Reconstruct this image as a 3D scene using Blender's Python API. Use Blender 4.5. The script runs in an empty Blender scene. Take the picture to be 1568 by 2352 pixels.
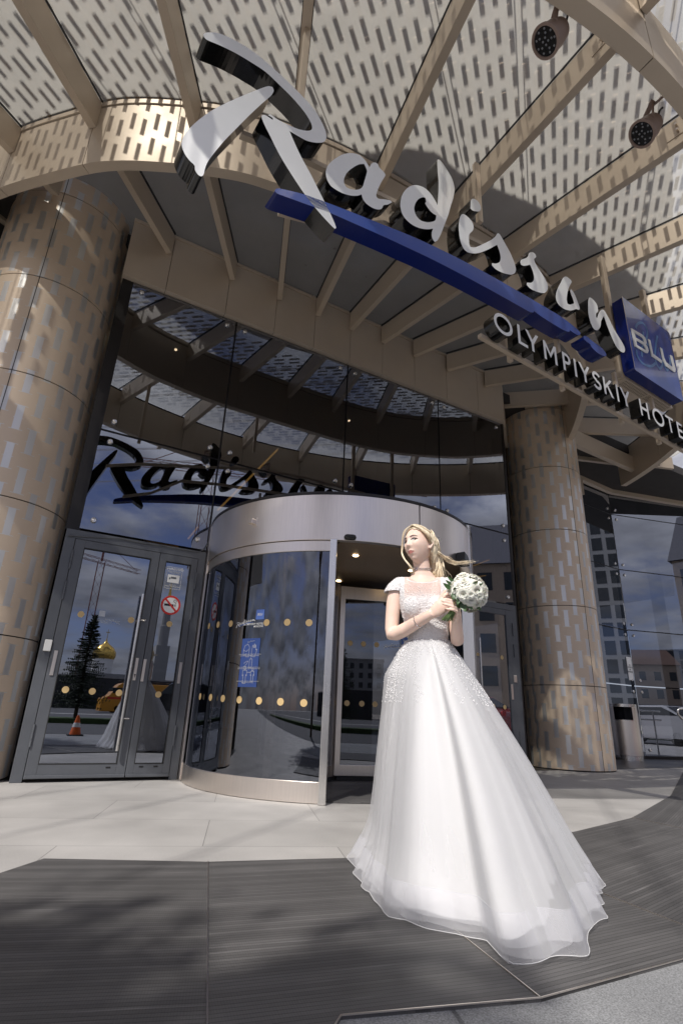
import bpy, bmesh, math, random
import numpy as np
from mathutils import Vector, Matrix
from mathutils.bvhtree import BVHTree
random.seed(7)
S = bpy.context.scene
COL = S.collection
rad = math.radians
# ------------------------------------------------------------------ camera (recovered from the vanishing lines)
F, PITCH, ROLL, AZ, HC = 1236.283, .3554024, .0418921, .5101042, .72
def _cam():
    cp, sp = math.cos(PITCH), math.sin(PITCH)
    f = np.array([0, cp, sp]); r = np.array([1., 0, 0]); u = np.array([0, -sp, cp])
    c, s = math.cos(ROLL), math.sin(ROLL)
    r2 = r*c+u*s; u2 = -r*s+u*c
    RR = np.array([r2, -u2, f]); a = AZ
    Rz = np.array([[math.cos(a), math.sin(a), 0], [-math.sin(a), math.cos(a), 0], [0, 0, 1]])
    return Rz@RR.T
CM = _cam()
def ray(x, y): return CM@np.array([(x-784)/F, (y-1176)/F, 1.])
O3 = np.array([0, 0, HC])
def at_z(x, y, z=0.):
    d = ray(x, y); return Vector(O3+d*((z-HC)/d[2]))
def at_y(x, y, Y):
    d = ray(x, y); return Vector(O3+d*(Y/d[1]))
def at_plane(x, y, P0, n):
    d = ray(x, y); t = np.dot(n, np.array(P0)-O3)/np.dot(n, d); return Vector(O3+d*t)
def at_cyl(x, y, cx, cy, r):
    d = ray(x, y); A = d[0]**2+d[1]**2; B = -2*(d[0]*cx+d[1]*cy); D = max(B*B-4*A*(cx*cx+cy*cy-r*r), 0)
    return Vector(O3+d*((-B-math.sqrt(D))/2/A))
cd = bpy.data.cameras.new('camera'); cam = bpy.data.objects.new('camera', cd); COL.objects.link(cam)
m = Matrix([list(CM@np.array(v)) for v in ((1, 0, 0), (0, -1, 0), (0, 0, -1))]).transposed().to_4x4()
m.translation = (0, 0, HC); cam.matrix_world = m
cd.sensor_fit = 'VERTICAL'; cd.sensor_height = 36; cd.lens = 36*F/2352; cd.clip_start = .05; cd.clip_end = 2000
S.camera = cam
# ------------------------------------------------------------------ materials
MATS = {}
def newmat(name):
    M = bpy.data.materials.new(name); M.use_nodes = True; nt = M.node_tree; nt.nodes.clear()
    o = nt.nodes.new('ShaderNodeOutputMaterial'); MATS[name] = M
    return M, nt, o
def N(nt, t, **k):
    n = nt.nodes.new(t)
    for a, b in k.items():
        if a[0] == '_': n.inputs[a[1:]].default_value = b
        else: setattr(n, a, b)
    return n
def pr(name, col, rough=.5, metal=0., var=.0, vscale=4., bump=0., bscale=40., spec=.5, rvar=0., coat=0., stretch=None, emit=None, estr=0., sub=0.):
    M, nt, o = newmat(name); L = nt.links.new
    b = N(nt, 'ShaderNodeBsdfPrincipled'); L(b.outputs[0], o.inputs[0])
    b.inputs['Base Color'].default_value = (*col, 1); b.inputs['Roughness'].default_value = rough; b.inputs['Metallic'].default_value = metal
    b.inputs['Specular IOR Level'].default_value = spec; b.inputs['Coat Weight'].default_value = coat
    if sub: b.inputs['Subsurface Weight'].default_value = sub; b.inputs['Subsurface Radius'].default_value = (.02, .008, .004); b.inputs['Subsurface Scale'].default_value = .5
    if emit: b.inputs['Emission Color'].default_value = (*emit, 1); b.inputs['Emission Strength'].default_value = estr
    if var or bump or rvar:
        tc = N(nt, 'ShaderNodeTexCoord'); mp = N(nt, 'ShaderNodeMapping'); L(tc.outputs['Object'], mp.inputs[0])
        if stretch: mp.inputs['Scale'].default_value = stretch
        n1 = N(nt, 'ShaderNodeTexNoise', _Scale=vscale, _Detail=5., _Roughness=.6); L(mp.outputs[0], n1.inputs['Vector'])
        if var:
            r = N(nt, 'ShaderNodeMapRange'); r.inputs[1].default_value = .3; r.inputs[2].default_value = .7; r.inputs[3].default_value = 1-var; r.inputs[4].default_value = 1+var
            L(n1.outputs[0], r.inputs[0])
            mx = N(nt, 'ShaderNodeVectorMath', operation='SCALE'); mx.inputs[0].default_value = col; L(r.outputs[0], mx.inputs['Scale']); L(mx.outputs[0], b.inputs['Base Color'])
        if rvar:
            r = N(nt, 'ShaderNodeMapRange'); r.inputs[1].default_value = .3; r.inputs[2].default_value = .7; r.inputs[3].default_value = rough-rvar; r.inputs[4].default_value = rough+rvar
            L(n1.outputs[0], r.inputs[0]); L(r.outputs[0], b.inputs['Roughness'])
        if bump:
            n2 = N(nt, 'ShaderNodeTexNoise', _Scale=bscale, _Detail=3.); L(mp.outputs[0], n2.inputs['Vector'])
            bp = N(nt, 'ShaderNodeBump', _Strength=bump, _Distance=.01); L(n2.outputs[0], bp.inputs['Height']); L(bp.outputs[0], b.inputs['Normal'])
    return M
def math_(nt, op, a, b=None, c=None):
    n = N(nt, 'ShaderNodeMath', operation=op)
    for i, v in enumerate((a, b, c)):
        if v is None: continue
        if isinstance(v, (int, float)): n.inputs[i].default_value = v
        else: nt.links.new(v, n.inputs[i])
    return n.outputs[0]
def glass(name, tint, refl, wob=0., rough=0., gcol=(.80, .86, 1.)):
    M, nt, o = newmat(name); L = nt.links.new
    g = N(nt, 'ShaderNodeNewGeometry'); fr = N(nt, 'ShaderNodeFresnel', _IOR=1.5)
    f = math_(nt, 'ADD', fr.outputs[0], refl); f = math_(nt, 'MINIMUM', f, 1.); inv = math_(nt, 'SUBTRACT', 1., g.outputs['Backfacing'])
    f = math_(nt, 'MULTIPLY', f, inv)
    t = N(nt, 'ShaderNodeBsdfTransparent'); t.inputs[0].default_value = (*tint, 1)
    gl = N(nt, 'ShaderNodeBsdfGlossy'); gl.inputs['Roughness'].default_value = rough; gl.inputs[0].default_value = (*gcol, 1)
    if wob:
        tc = N(nt, 'ShaderNodeTexCoord'); nz = N(nt, 'ShaderNodeTexNoise', _Scale=1.1, _Detail=1.); L(tc.outputs['Object'], nz.inputs['Vector'])
        bp = N(nt, 'ShaderNodeBump', _Strength=wob, _Distance=.02); L(nz.outputs[0], bp.inputs['Height']); L(bp.outputs[0], gl.inputs['Normal'])
    mx = N(nt, 'ShaderNodeMixShader'); L(f, mx.inputs[0]); L(t.outputs[0], mx.inputs[1]); L(gl.outputs[0], mx.inputs[2]); L(mx.outputs[0], o.inputs[0])
    return M
CH = (.54, .45, .35)
pr('champagne', CH, .42, .25, var=.05, vscale=1.5, rvar=.06)
pr('champagne_dark', (.30, .22, .15), .45, .4, var=.05)
pr('seam', (.02, .017, .015), .8)
pr('anthracite', (.105, .112, .125), .42, .25, var=.06, vscale=6)
pr('black_metal', (.015, .013, .013), .4, .3)
pr('black_plastic', (.012, .012, .013), .25)
pr('gloss_black', (.006, .006, .006), .12, 0, coat=.3)
pr('white_acrylic', (.92, .93, .92), .18, 0, var=.03, vscale=2.5)
pr('blue_face', (.05, .105, .40), .2, 0, coat=.3)
pr('blue_side', (.004, .014, .13), .2)
pr('blue_board', (.028, .068, .32), .16, 0, coat=.5)
pr('light_blue', (.07, .19, .42), .3)
pr('gold_dot', (.56, .40, .19), .5)
pr('gold_metal', (.75, .50, .13), .22, 1.)
pr('white_paint', (.78, .78, .76), .5)
pr('poster_blue', (.045, .095, .32), .35, var=.05)
pr('red', (.62, .03, .02), .4)
pr('rubber', (.02, .02, .02), .8)
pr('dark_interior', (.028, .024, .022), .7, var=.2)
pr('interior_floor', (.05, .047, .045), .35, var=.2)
pr('concrete', (.30, .29, .28), .8, var=.1)
pr('lamp_warm', (1, .8, .5), .5, emit=(1, .72, .4), estr=14.)
pr('lamp_orange', (1, .5, .1), .5, emit=(1, .52, .12), estr=1.3)
pr('lens', (.25, .26, .28), .1, .3)
pr('spot_paint', (.30, .22, .185), .5, .1)
def steel(name, col=(.74, .675, .615), rough=.30):
    M, nt, o = newmat(name); L = nt.links.new
    b = N(nt, 'ShaderNodeBsdfPrincipled'); L(b.outputs[0], o.inputs[0])
    b.inputs['Metallic'].default_value = 1; b.inputs['Roughness'].default_value = rough
    tc = N(nt, 'ShaderNodeTexCoord'); mp = N(nt, 'ShaderNodeMapping'); L(tc.outputs['Object'], mp.inputs[0]); mp.inputs['Scale'].default_value = (60, 60, 1.2)
    n1 = N(nt, 'ShaderNodeTexNoise', _Scale=3., _Detail=4.); L(mp.outputs[0], n1.inputs['Vector'])
    n2 = N(nt, 'ShaderNodeTexNoise', _Scale=1.4, _Detail=3.); L(tc.outputs['Object'], n2.inputs['Vector'])
    r = N(nt, 'ShaderNodeMapRange'); r.inputs[3].default_value = rough-.05; r.inputs[4].default_value = rough+.12; L(n2.outputs[0], r.inputs[0]); L(r.outputs[0], b.inputs['Roughness'])
    s = math_(nt, 'MULTIPLY', n1.outputs[0], n2.outputs[0]); s = math_(nt, 'MULTIPLY_ADD', s, .5, .88)
    mx = N(nt, 'ShaderNodeVectorMath', operation='SCALE'); mx.inputs[0].default_value = col; L(s, mx.inputs['Scale']); L(mx.outputs[0], b.inputs['Base Color'])
    return M
steel('steel'); steel('steel_bright', (.72, .70, .67), .22)
glass('facade_glass', (.30, .31, .33), .25, wob=.012)
glass('door_glass', (.26, .27, .29), .30, wob=.004)
glass('drum_glass', (.38, .38, .39), .13, wob=.006)
glass('dark_glass', (.05, .05, .06), .2)
def column_mat():
    M, nt, o = newmat('column_panel'); L = nt.links.new
    tc = N(nt, 'ShaderNodeTexCoord'); sx = N(nt, 'ShaderNodeSeparateXYZ'); L(tc.outputs['Object'], sx.inputs[0])
    an = math_(nt, 'ARCTAN2', sx.outputs[1], sx.outputs[0]); u = math_(nt, 'MULTIPLY', an, 27/(2*math.pi)); u = math_(nt, 'ADD', u, 40.)
    ci = math_(nt, 'FLOOR', u); fu = math_(nt, 'FRACT', u)
    st = math_(nt, 'MODULO', ci, 2.); w = math_(nt, 'MULTIPLY', math_(nt, 'MODULO', math_(nt, 'MULTIPLY', ci, 7.), 3.), .04)
    v = math_(nt, 'DIVIDE', sx.outputs[2], .43); v = math_(nt, 'ADD', math_(nt, 'MULTIPLY_ADD', st, .5, v), w); v = math_(nt, 'ADD', v, 10.); fv = math_(nt, 'FRACT', v)
    def band(x, lo, hi): return math_(nt, 'MULTIPLY', math_(nt, 'GREATER_THAN', x, lo), math_(nt, 'LESS_THAN', x, hi))
    core = math_(nt, 'MULTIPLY', band(fu, .29, .71), band(fv, .15, .78))
    ends = math_(nt, 'MULTIPLY', band(fu, .12, .90), math_(nt, 'MAXIMUM', band(fv, .14, .155), band(fv, .775, .79)))
    mid = math_(nt, 'MULTIPLY', band(fu, .22, .80), band(fv, .44, .455))
    msk = math_(nt, 'MAXIMUM', core, math_(nt, 'MAXIMUM', ends, mid))
    n1 = N(nt, 'ShaderNodeTexNoise', _Scale=1.3, _Detail=4.); L(tc.outputs['Object'], n1.inputs['Vector'])
    a = N(nt, 'ShaderNodeBsdfPrincipled'); a.inputs['Base Color'].default_value = (.65, .525, .40, 1); a.inputs['Metallic'].default_value = .2
    r = N(nt, 'ShaderNodeMapRange'); r.inputs[3].default_value = .36; r.inputs[4].default_value = .5; L(n1.outputs[0], r.inputs[0]); L(r.outputs[0], a.inputs['Roughness'])
    b = N(nt, 'ShaderNodeBsdfPrincipled'); b.inputs['Base Color'].default_value = (.66, .65, .63, 1); b.inputs['Metallic'].default_value = .65; b.inputs['Roughness'].default_value = .33
    mx = N(nt, 'ShaderNodeMixShader'); L(msk, mx.inputs[0]); L(a.outputs[0], mx.inputs[1]); L(b.outputs[0], mx.inputs[2]); L(mx.outputs[0], o.inputs[0])
column_mat()
def canopy_glass():
    M, nt, o = newmat('canopy_glass'); L = nt.links.new
    tc = N(nt, 'ShaderNodeTexCoord'); n1 = N(nt, 'ShaderNodeTexNoise', _Scale=2.5, _Detail=6., _Roughness=.7); L(tc.outputs['Object'], n1.inputs['Vector'])
    r = N(nt, 'ShaderNodeMapRange'); r.inputs[1].default_value = .3; r.inputs[2].default_value = .7; r.inputs[3].default_value = .9; r.inputs[4].default_value = 1.05; L(n1.outputs[0], r.inputs[0])
    sc = N(nt, 'ShaderNodeVectorMath', operation='SCALE'); sc.inputs[0].default_value = (.70, .68, .64); L(r.outputs[0], sc.inputs['Scale'])
    tl = N(nt, 'ShaderNodeBsdfTranslucent'); L(sc.outputs[0], tl.inputs[0])
    df = N(nt, 'ShaderNodeBsdfDiffuse'); df.inputs[0].default_value = (.35, .34, .32, 1)
    m0 = N(nt, 'ShaderNodeMixShader', _Fac=.22); L(tl.outputs[0], m0.inputs[1]); L(df.outputs[0], m0.inputs[2])
    tr = N(nt, 'ShaderNodeBsdfTransparent'); tr.inputs[0].default_value = (.95, .95, .93, 1)
    m1 = N(nt, 'ShaderNodeMixShader', _Fac=.62); L(m0.outputs[0], m1.inputs[1]); L(tr.outputs[0], m1.inputs[2])
    gl = N(nt, 'ShaderNodeBsdfGlossy'); gl.inputs['Roughness'].default_value = .05
    m2 = N(nt, 'ShaderNodeMixShader', _Fac=.05); L(m1.outputs[0], m2.inputs[1]); L(gl.outputs[0], m2.inputs[2]); L(m2.outputs[0], o.inputs[0])
canopy_glass()
def stone(name, col, tile=(1.2, .62), rot=0., joint=.006, grain=.18):
    M, nt, o = newmat(name); L = nt.links.new
    b = N(nt, 'ShaderNodeBsdfPrincipled'); L(b.outputs[0], o.inputs[0]); b.inputs['Roughness'].default_value = .62
    tc = N(nt, 'ShaderNodeTexCoord'); mp = N(nt, 'ShaderNodeMapping'); L(tc.outputs['Object'], mp.inputs[0]); mp.inputs['Rotation'].default_value = (0, 0, rot); mp.inputs['Location'].default_value = (.13, .27, 0)
    br = N(nt, 'ShaderNodeTexBrick'); L(mp.outputs[0], br.inputs['Vector']); br.inputs['Scale'].default_value = 1; br.inputs['Brick Width'].default_value = tile[0]; br.inputs['Row Height'].default_value = tile[1]
    br.inputs['Mortar Size'].default_value = joint; br.inputs['Mortar Smooth'].default_value = .3
    c = col; br.inputs['Color1'].default_value = (*[x*.93 for x in c], 1); br.inputs['Color2'].default_value = (*[x*1.06 for x in c], 1); br.inputs['Mortar'].default_value = (*[x*.45 for x in c], 1)
    n1 = N(nt, 'ShaderNodeTexNoise', _Scale=190., _Detail=2.); L(tc.outputs['Object'], n1.inputs['Vector'])
    n2 = N(nt, 'ShaderNodeTexNoise', _Scale=1.6, _Detail=6.); L(tc.outputs['Object'], n2.inputs['Vector'])
    n3 = N(nt, 'ShaderNodeTexNoise', _Scale=900., _Detail=1.); L(tc.outputs['Object'], n3.inputs['Vector'])
    r1 = N(nt, 'ShaderNodeMapRange'); r1.inputs[1].default_value = .3; r1.inputs[2].default_value = .7; r1.inputs[3].default_value = 1-grain; r1.inputs[4].default_value = 1+grain; L(n1.outputs[0], r1.inputs[0])
    r2 = N(nt, 'ShaderNodeMapRange'); r2.inputs[1].default_value = .3; r2.inputs[2].default_value = .7; r2.inputs[3].default_value = .80; r2.inputs[4].default_value = 1.10; L(n2.outputs[0], r2.inputs[0])
    s = math_(nt, 'MULTIPLY', r1.outputs[0], r2.outputs[0]); sc = N(nt, 'ShaderNodeVectorMath', operation='SCALE'); L(br.outputs[0], sc.inputs[0]); L(s, sc.inputs['Scale']); L(sc.outputs[0], b.inputs['Base Color'])
    bp = N(nt, 'ShaderNodeBump', _Strength=.25, _Distance=.004); hh = math_(nt, 'SUBTRACT', n1.outputs[0], br.outputs['Fac']); L(hh, bp.inputs['Height']); L(bp.outputs[0], b.inputs['Normal'])
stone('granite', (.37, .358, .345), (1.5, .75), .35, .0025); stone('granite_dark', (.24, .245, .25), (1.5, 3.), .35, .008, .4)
def mat_ribs(name, rot):
    M, nt, o = newmat(name); L = nt.links.new
    b = N(nt, 'ShaderNodeBsdfPrincipled'); L(b.outputs[0], o.inputs[0]); b.inputs['Roughness'].default_value = .62
    tc = N(nt, 'ShaderNodeTexCoord'); mp = N(nt, 'ShaderNodeMapping'); L(tc.outputs['Object'], mp.inputs[0]); mp.inputs['Rotation'].default_value = (0, 0, rot)
    sx = N(nt, 'ShaderNodeSeparateXYZ'); L(mp.outputs[0], sx.inputs[0])
    v = math_(nt, 'MULTIPLY', sx.outputs[1], 52.); fv = math_(nt, 'FRACT', v); gap = math_(nt, 'LESS_THAN', fv, .16); ci = math_(nt, 'FLOOR', v)
    wn = N(nt, 'ShaderNodeTexWhiteNoise', noise_dimensions='1D'); L(ci, wn.inputs['W'])
    mp2 = N(nt, 'ShaderNodeMapping'); L(mp.outputs[0], mp2.inputs[0]); mp2.inputs['Scale'].default_value = (2.2, 52, 1)
    st = N(nt, 'ShaderNodeTexNoise', _Scale=1., _Detail=5.); L(mp2.outputs[0], st.inputs['Vector'])
    u = math_(nt, 'MULTIPLY', sx.outputs[0], 130.); fu = math_(nt, 'FRACT', u); tick = math_(nt, 'LESS_THAN', fu, .3)
    n2 = N(nt, 'ShaderNodeTexNoise', _Scale=2.3, _Detail=6.); L(tc.outputs['Object'], n2.inputs['Vector'])
    k = math_(nt, 'MULTIPLY_ADD', wn.outputs[0], .35, .8); k = math_(nt, 'MULTIPLY', k, math_(nt, 'MULTIPLY_ADD', n2.outputs[0], .9, .55))
    k = math_(nt, 'MULTIPLY', k, math_(nt, 'SUBTRACT', 1., math_(nt, 'MULTIPLY', gap, .45))); k = math_(nt, 'MULTIPLY', k, math_(nt, 'SUBTRACT', 1., math_(nt, 'MULTIPLY', tick, .12)))
    hi = math_(nt, 'MULTIPLY', math_(nt, 'MAXIMUM', math_(nt, 'SUBTRACT', st.outputs[0], .60), 0.), math_(nt, 'GREATER_THAN', wn.outputs[0], .5)); k = math_(nt, 'ADD', k, math_(nt, 'MULTIPLY', hi, 5.))
    sc = N(nt, 'ShaderNodeVectorMath', operation='SCALE'); sc.inputs[0].default_value = (.086, .083, .082); L(k, sc.inputs['Scale']); L(sc.outputs[0], b.inputs['Base Color'])
    bp = N(nt, 'ShaderNodeBump', _Strength=.5, _Distance=.006); L(math_(nt, 'SUBTRACT', 1., gap), bp.inputs['Height']); L(bp.outputs[0], b.inputs['Normal'])
# ------------------------------------------------------------------ mesh builder
ORG = {}
def M_(x): return MATS[x] if isinstance(x, str) else x
class MB:
    def __init__(s): s.v = []; s.f = []; s.mi = []; s.mats = []; s.sm = False
    def slot(s, m):
        if m is None: return 0
        if m not in s.mats: s.mats.append(m)
        return s.mats.index(m)
    def add(s, vs, fs, m=None):
        k = len(s.v); s.v += [Vector(v) for v in vs]; i = s.slot(m)
        for f in fs: s.f.append([a+k for a in f]); s.mi.append(i)
        return s
    def hexa(s, c8, m=None): return s.add(c8, [(0, 3, 2, 1), (4, 5, 6, 7), (0, 1, 5, 4), (1, 2, 6, 5), (2, 3, 7, 6), (3, 0, 4, 7)], m)
    def box(s, a, b, m=None):
        x0, y0, z0 = a; x1, y1, z1 = b
        return s.hexa([(x0, y0, z0), (x1, y0, z0), (x1, y1, z0), (x0, y1, z0), (x0, y0, z1), (x1, y0, z1), (x1, y1, z1), (x0, y1, z1)], m)
    def beam(s, p, q, w, z0, z1, m=None, off=0.):
        p = Vector((p[0], p[1])); q = Vector((q[0], q[1])); d = (q-p).normalized(); n = Vector((-d.y, d.x))
        a = p+n*(off-w/2); b = q+n*(off-w/2); c = q+n*(off+w/2); e = p+n*(off+w/2)
        return s.hexa([(*a, z0), (*b, z0), (*c, z0), (*e, z0), (*a, z1), (*b, z1), (*c, z1), (*e, z1)], m)
    def obox(s, c, ax, half, m=None):
        c = Vector(c); X, Y, Z = [Vector(a)*h for a, h in zip(ax, half)]
        return s.hexa([c-X-Y-Z, c+X-Y-Z, c+X+Y-Z, c-X+Y-Z, c-X-Y+Z, c+X-Y+Z, c+X+Y+Z, c-X+Y+Z], m)
    def ring(s, cs, rs, n=12, cap=True, m=None, up=None):
        """tube through centres cs with radii rs (number or (a,b))"""
        k = len(s.v); cs = [Vector(c) for c in cs]; prev = None; i_ = s.slot(m)
        for i, c in enumerate(cs):
            t = (cs[min(i+1, len(cs)-1)]-cs[max(i-1, 0)]).normalized()
            if prev is None:
                ref = Vector(up) if up else (Vector((0, 0, 1)) if abs(t.z) < .9 else Vector((1, 0, 0)))
                a = (ref-t*ref.dot(t)).normalized()
            else: a = (prev-t*prev.dot(t)).normalized()
            prev = a; b = t.cross(a); r = rs[i] if isinstance(rs, (list, tuple)) else rs
            ra, rb = r if isinstance(r, (list, tuple)) else (r, r)
            for j in range(n):
                w = 2*math.pi*j/n; s.v.append(c+a*(ra*math.cos(w))+b*(rb*math.sin(w)))
        for i in range(len(cs)-1):
            for j in range(n):
                j2 = (j+1) % n; s.f.append([k+i*n+j, k+i*n+j2, k+(i+1)*n+j2, k+(i+1)*n+j]); s.mi.append(i_)
        if cap:
            s.f.append([k+j for j in range(n)][::-1]); s.mi.append(i_); s.f.append([k+(len(cs)-1)*n+j for j in range(n)]); s.mi.append(i_)
        return s
    def cyl(s, c, r, z0, z1, n=32, m=None, a0=0., a1=2*math.pi, r1=None):
        full = abs(a1-a0-2*math.pi) < 1e-6
        if full: return s.ring([(c[0], c[1], z0), (c[0], c[1], z1)], [r, r if r1 is None else r1], n, True, m)
        return s
    def arcwall(s, c, r0, r1, z0, z1, a0, a1, n=32, m=None):
        """curved wall between radii r0<r1 and angles a0..a1"""
        k = len(s.v); i_ = s.slot(m)
        for i in range(n+1):
            a = a0+(a1-a0)*i/n; ca, sa = math.cos(a), math.sin(a)
            for r, z in ((r1, z0), (r1, z1), (r0, z1), (r0, z0)): s.v.append(Vector((c[0]+r*ca, c[1]+r*sa, z)))
        for i in range(n):
            for j in range(4):
                j2 = (j+1) % 4; s.f.append([k+i*4+j, k+(i+1)*4+j, k+(i+1)*4+j2, k+i*4+j2]); s.mi.append(i_)
        s.f.append([k+3, k+2, k+1, k][::-1]); s.mi.append(i_); e = k+n*4; s.f.append([e, e+1, e+2, e+3][::-1]); s.mi.append(i_)
        return s
    def lathe(s, c, prof, n=32, m=None, ax=None):
        k = len(s.v); i_ = s.slot(m); c = Vector(c); X, Y, Z = [Vector(a) for a in (ax or ((1, 0, 0), (0, 1, 0), (0, 0, 1)))]
        for r, z in prof:
            for j in range(n):
                w = 2*math.pi*j/n; s.v.append(c+X*(r*math.cos(w))+Y*(r*math.sin(w))+Z*z)
        for i in range(len(prof)-1):
            for j in range(n):
                j2 = (j+1) % n; s.f.append([k+i*n+j, k+i*n+j2, k+(i+1)*n+j2, k+(i+1)*n+j]); s.mi.append(i_)
        s.f.append([k+j for j in range(n)][::-1]); s.mi.append(i_); s.f.append([k+(len(prof)-1)*n+j for j in range(n)]); s.mi.append(i_)
        return s
    def prism(s, pts, off, m=None, m2=None):
        n = len(pts); pts = [Vector(p) for p in pts]; off = Vector(off); k = len(s.v); s.v += pts+[p+off for p in pts]
        i1 = s.slot(m); i2 = s.slot(m2) if m2 else i1
        s.f.append([k+i for i in range(n)]); s.mi.append(i1); s.f.append([k+n+i for i in range(n)][::-1]); s.mi.append(i2)
        for i in range(n): s.f.append([k+i, k+(i+1) % n, k+n+(i+1) % n, k+n+i][::-1]); s.mi.append(i2)
        return s
    def build(s, name, mat=None, parent=None, smooth=False, bevel=0., local=False, fixn=True, auto=None):
        me = bpy.data.meshes.new(name); org = ORG.get(parent.name, Vector((0, 0, 0))) if (parent and not local) else Vector((0, 0, 0))
        me.from_pydata([v-org for v in s.v], [], s.f)
        names = [x for x in s.mats if x is not None] if s.mats and s.mats != [None] else []
        if names:
            for x in s.mats: me.materials.append(M_(x or mat))
            me.polygons.foreach_set('material_index', s.mi)
        else: me.materials.append(M_(mat))
        if fixn:
            bm = bmesh.new(); bm.from_mesh(me); bmesh.ops.recalc_face_normals(bm, faces=bm.faces); bm.to_mesh(me); bm.free()
        o = bpy.data.objects.new(name, me); COL.objects.link(o)
        if parent: o.parent = parent; ORG[o.name] = org
        if smooth: me.polygons.foreach_set('use_smooth', [True]*len(me.polygons))
        if auto is not None:
            me.polygons.foreach_set('use_smooth', [True]*len(me.polygons)); me.set_sharp_from_angle(angle=rad(auto))
        if bevel:
            b = o.modifiers.new('bevel', 'BEVEL'); b.width = bevel; b.segments = 2; b.limit_method = 'ANGLE'; b.angle_limit = rad(40)
        return o
def tag(o, label=None, cat=None, group=None, kind=None):
    if label: o['label'] = label
    if cat: o['category'] = cat
    if group: o['group'] = group
    if kind: o['kind'] = kind
    return o
def thing(name, loc, label, cat, group=None, rz=0.):
    o = bpy.data.objects.new(name, None); COL.objects.link(o); o.location = loc; o.rotation_euler = (0, 0, rz); o.empty_display_size = .2
    ORG[o.name] = Vector(loc); return tag(o, label, cat, group)
def copy_tree(o, parent=None):
    c = o.copy(); COL.objects.link(c)
    if parent: c.parent = parent
    for ch in list(o.children): copy_tree(ch, c)
    return c
# ---- curve shapes with holes -> mesh points (x right, y up, z towards the viewer)
def smooth_poly(pts, sub=3):
    n = len(pts); out = []
    for i in range(n):
        p0, p1, p2, p3 = [Vector(pts[(i+k-1) % n]) for k in range(4)]
        a = (p1-p0); b = (p2-p1)
        out.append(p1)
        c2 = (p3-p2)
        sharp1 = a.length > 1e-9 and b.length > 1e-9 and a.normalized().dot(b.normalized()) < .35
        sharp2 = c2.length > 1e-9 and b.length > 1e-9 and b.normalized().dot(c2.normalized()) < .35
        t1 = b*.5 if sharp1 else (p2-p0)*.5; t2 = b*.5 if sharp2 else (p3-p1)*.5
        t1 = t1.normalized()*min(t1.length, b.length) if t1.length else t1; t2 = t2.normalized()*min(t2.length, b.length) if t2.length else t2
        for k in range(1, sub):
            t = k/sub; h00 = 2*t**3-3*t*t+1; h10 = t**3-2*t*t+t; h01 = -2*t**3+3*t*t; h11 = t**3-t*t
            out.append(p1*h00+t1*h10+p2*h01+t2*h11)
    return out
def curve_mesh(loops, depth, bev=0.):
    cu = bpy.data.curves.new('shape', 'CURVE'); cu.dimensions = '2D'; cu.fill_mode = 'BOTH'; cu.extrude = depth/2; cu.bevel_depth = bev
    for lp in loops:
        sp = cu.splines.new('POLY'); sp.points.add(len(lp)-1)
        for i, p in enumerate(lp): sp.points[i].co = (p[0], p[1], 0, 1)
        sp.use_cyclic_u = True
    return _c2m(cu)
def _c2m(cu):
    o = bpy.data.objects.new('tmp', cu); COL.objects.link(o); bpy.context.view_layer.update()
    me = bpy.data.meshes.new_from_object(o.evaluated_get(bpy.context.evaluated_depsgraph_get())); bpy.data.objects.remove(o); bpy.data.curves.remove(cu)
    vs = [v.co.copy() for v in me.vertices]; fs = [list(p.vertices) for p in me.polygons]; bpy.data.meshes.remove(me)
    return vs, fs
def text_mesh(txt, size, depth=.001, align='CENTER', space=1., bold=0.):
    cu = bpy.data.curves.new('txt', 'FONT'); cu.body = txt; cu.size = size; cu.extrude = depth/2; cu.align_x = align; cu.align_y = 'CENTER'; cu.space_character = space; cu.offset = bold; cu.resolution_u = 3
    return _c2m(cu)
def shape_mb(mb, vs, fs, fn, front=None, side=None, zf=None):
    """put a curve mesh through fn(x,y,z)->world; faces whose vertices all sit on z>=zf get the front material"""
    k = len(mb.v); mb.v += [Vector(fn(v.x, v.y, v.z)) for v in vs]; a = mb.slot(front); b = mb.slot(side) if side else a
    for f in fs:
        fr = zf is None or all(vs[i].z > zf for i in f)
        mb.f.append([i+k for i in f]); mb.mi.append(a if fr else b)
# ------------------------------------------------------------------ world and sun
SUNH = Vector((.77, .62)).normalized(); ELEV = 49.
W = bpy.data.worlds.new('World'); S.world = W; W.use_nodes = True; nt = W.node_tree; nt.nodes.clear(); L = nt.links.new
wo = nt.nodes.new('ShaderNodeOutputWorld'); bg = nt.nodes.new('ShaderNodeBackground'); L(bg.outputs[0], wo.inputs[0]); bg.inputs[1].default_value = .11
sk = N(nt, 'ShaderNodeTexSky'); sk.sky_type = 'NISHITA'; sk.sun_disc = False; sk.sun_elevation = rad(ELEV); sk.sun_rotation = math.atan2(-SUNH.x, -SUNH.y); sk.dust_density = 1.2
tc = N(nt, 'ShaderNodeTexCoord'); sx = N(nt, 'ShaderNodeSeparateXYZ'); L(tc.outputs['Generated'], sx.inputs[0])
zz = math_(nt, 'MAXIMUM', sx.outputs[2], .02); zz = math_(nt, 'ADD', zz, .18)
cv = N(nt, 'ShaderNodeCombineXYZ'); L(math_(nt, 'DIVIDE', sx.outputs[0], zz), cv.inputs[0]); L(math_(nt, 'DIVIDE', sx.outputs[1], zz), cv.inputs[1])
cn = N(nt, 'ShaderNodeTexNoise', _Scale=1.45, _Detail=8., _Roughness=.58); L(cv.outputs[0], cn.inputs['Vector'])
cm = N(nt, 'ShaderNodeMapRange', interpolation_type='SMOOTHSTEP'); cm.inputs[1].default_value = .36; cm.inputs[2].default_value = .58; L(cn.outputs[0], cm.inputs[0])
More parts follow.
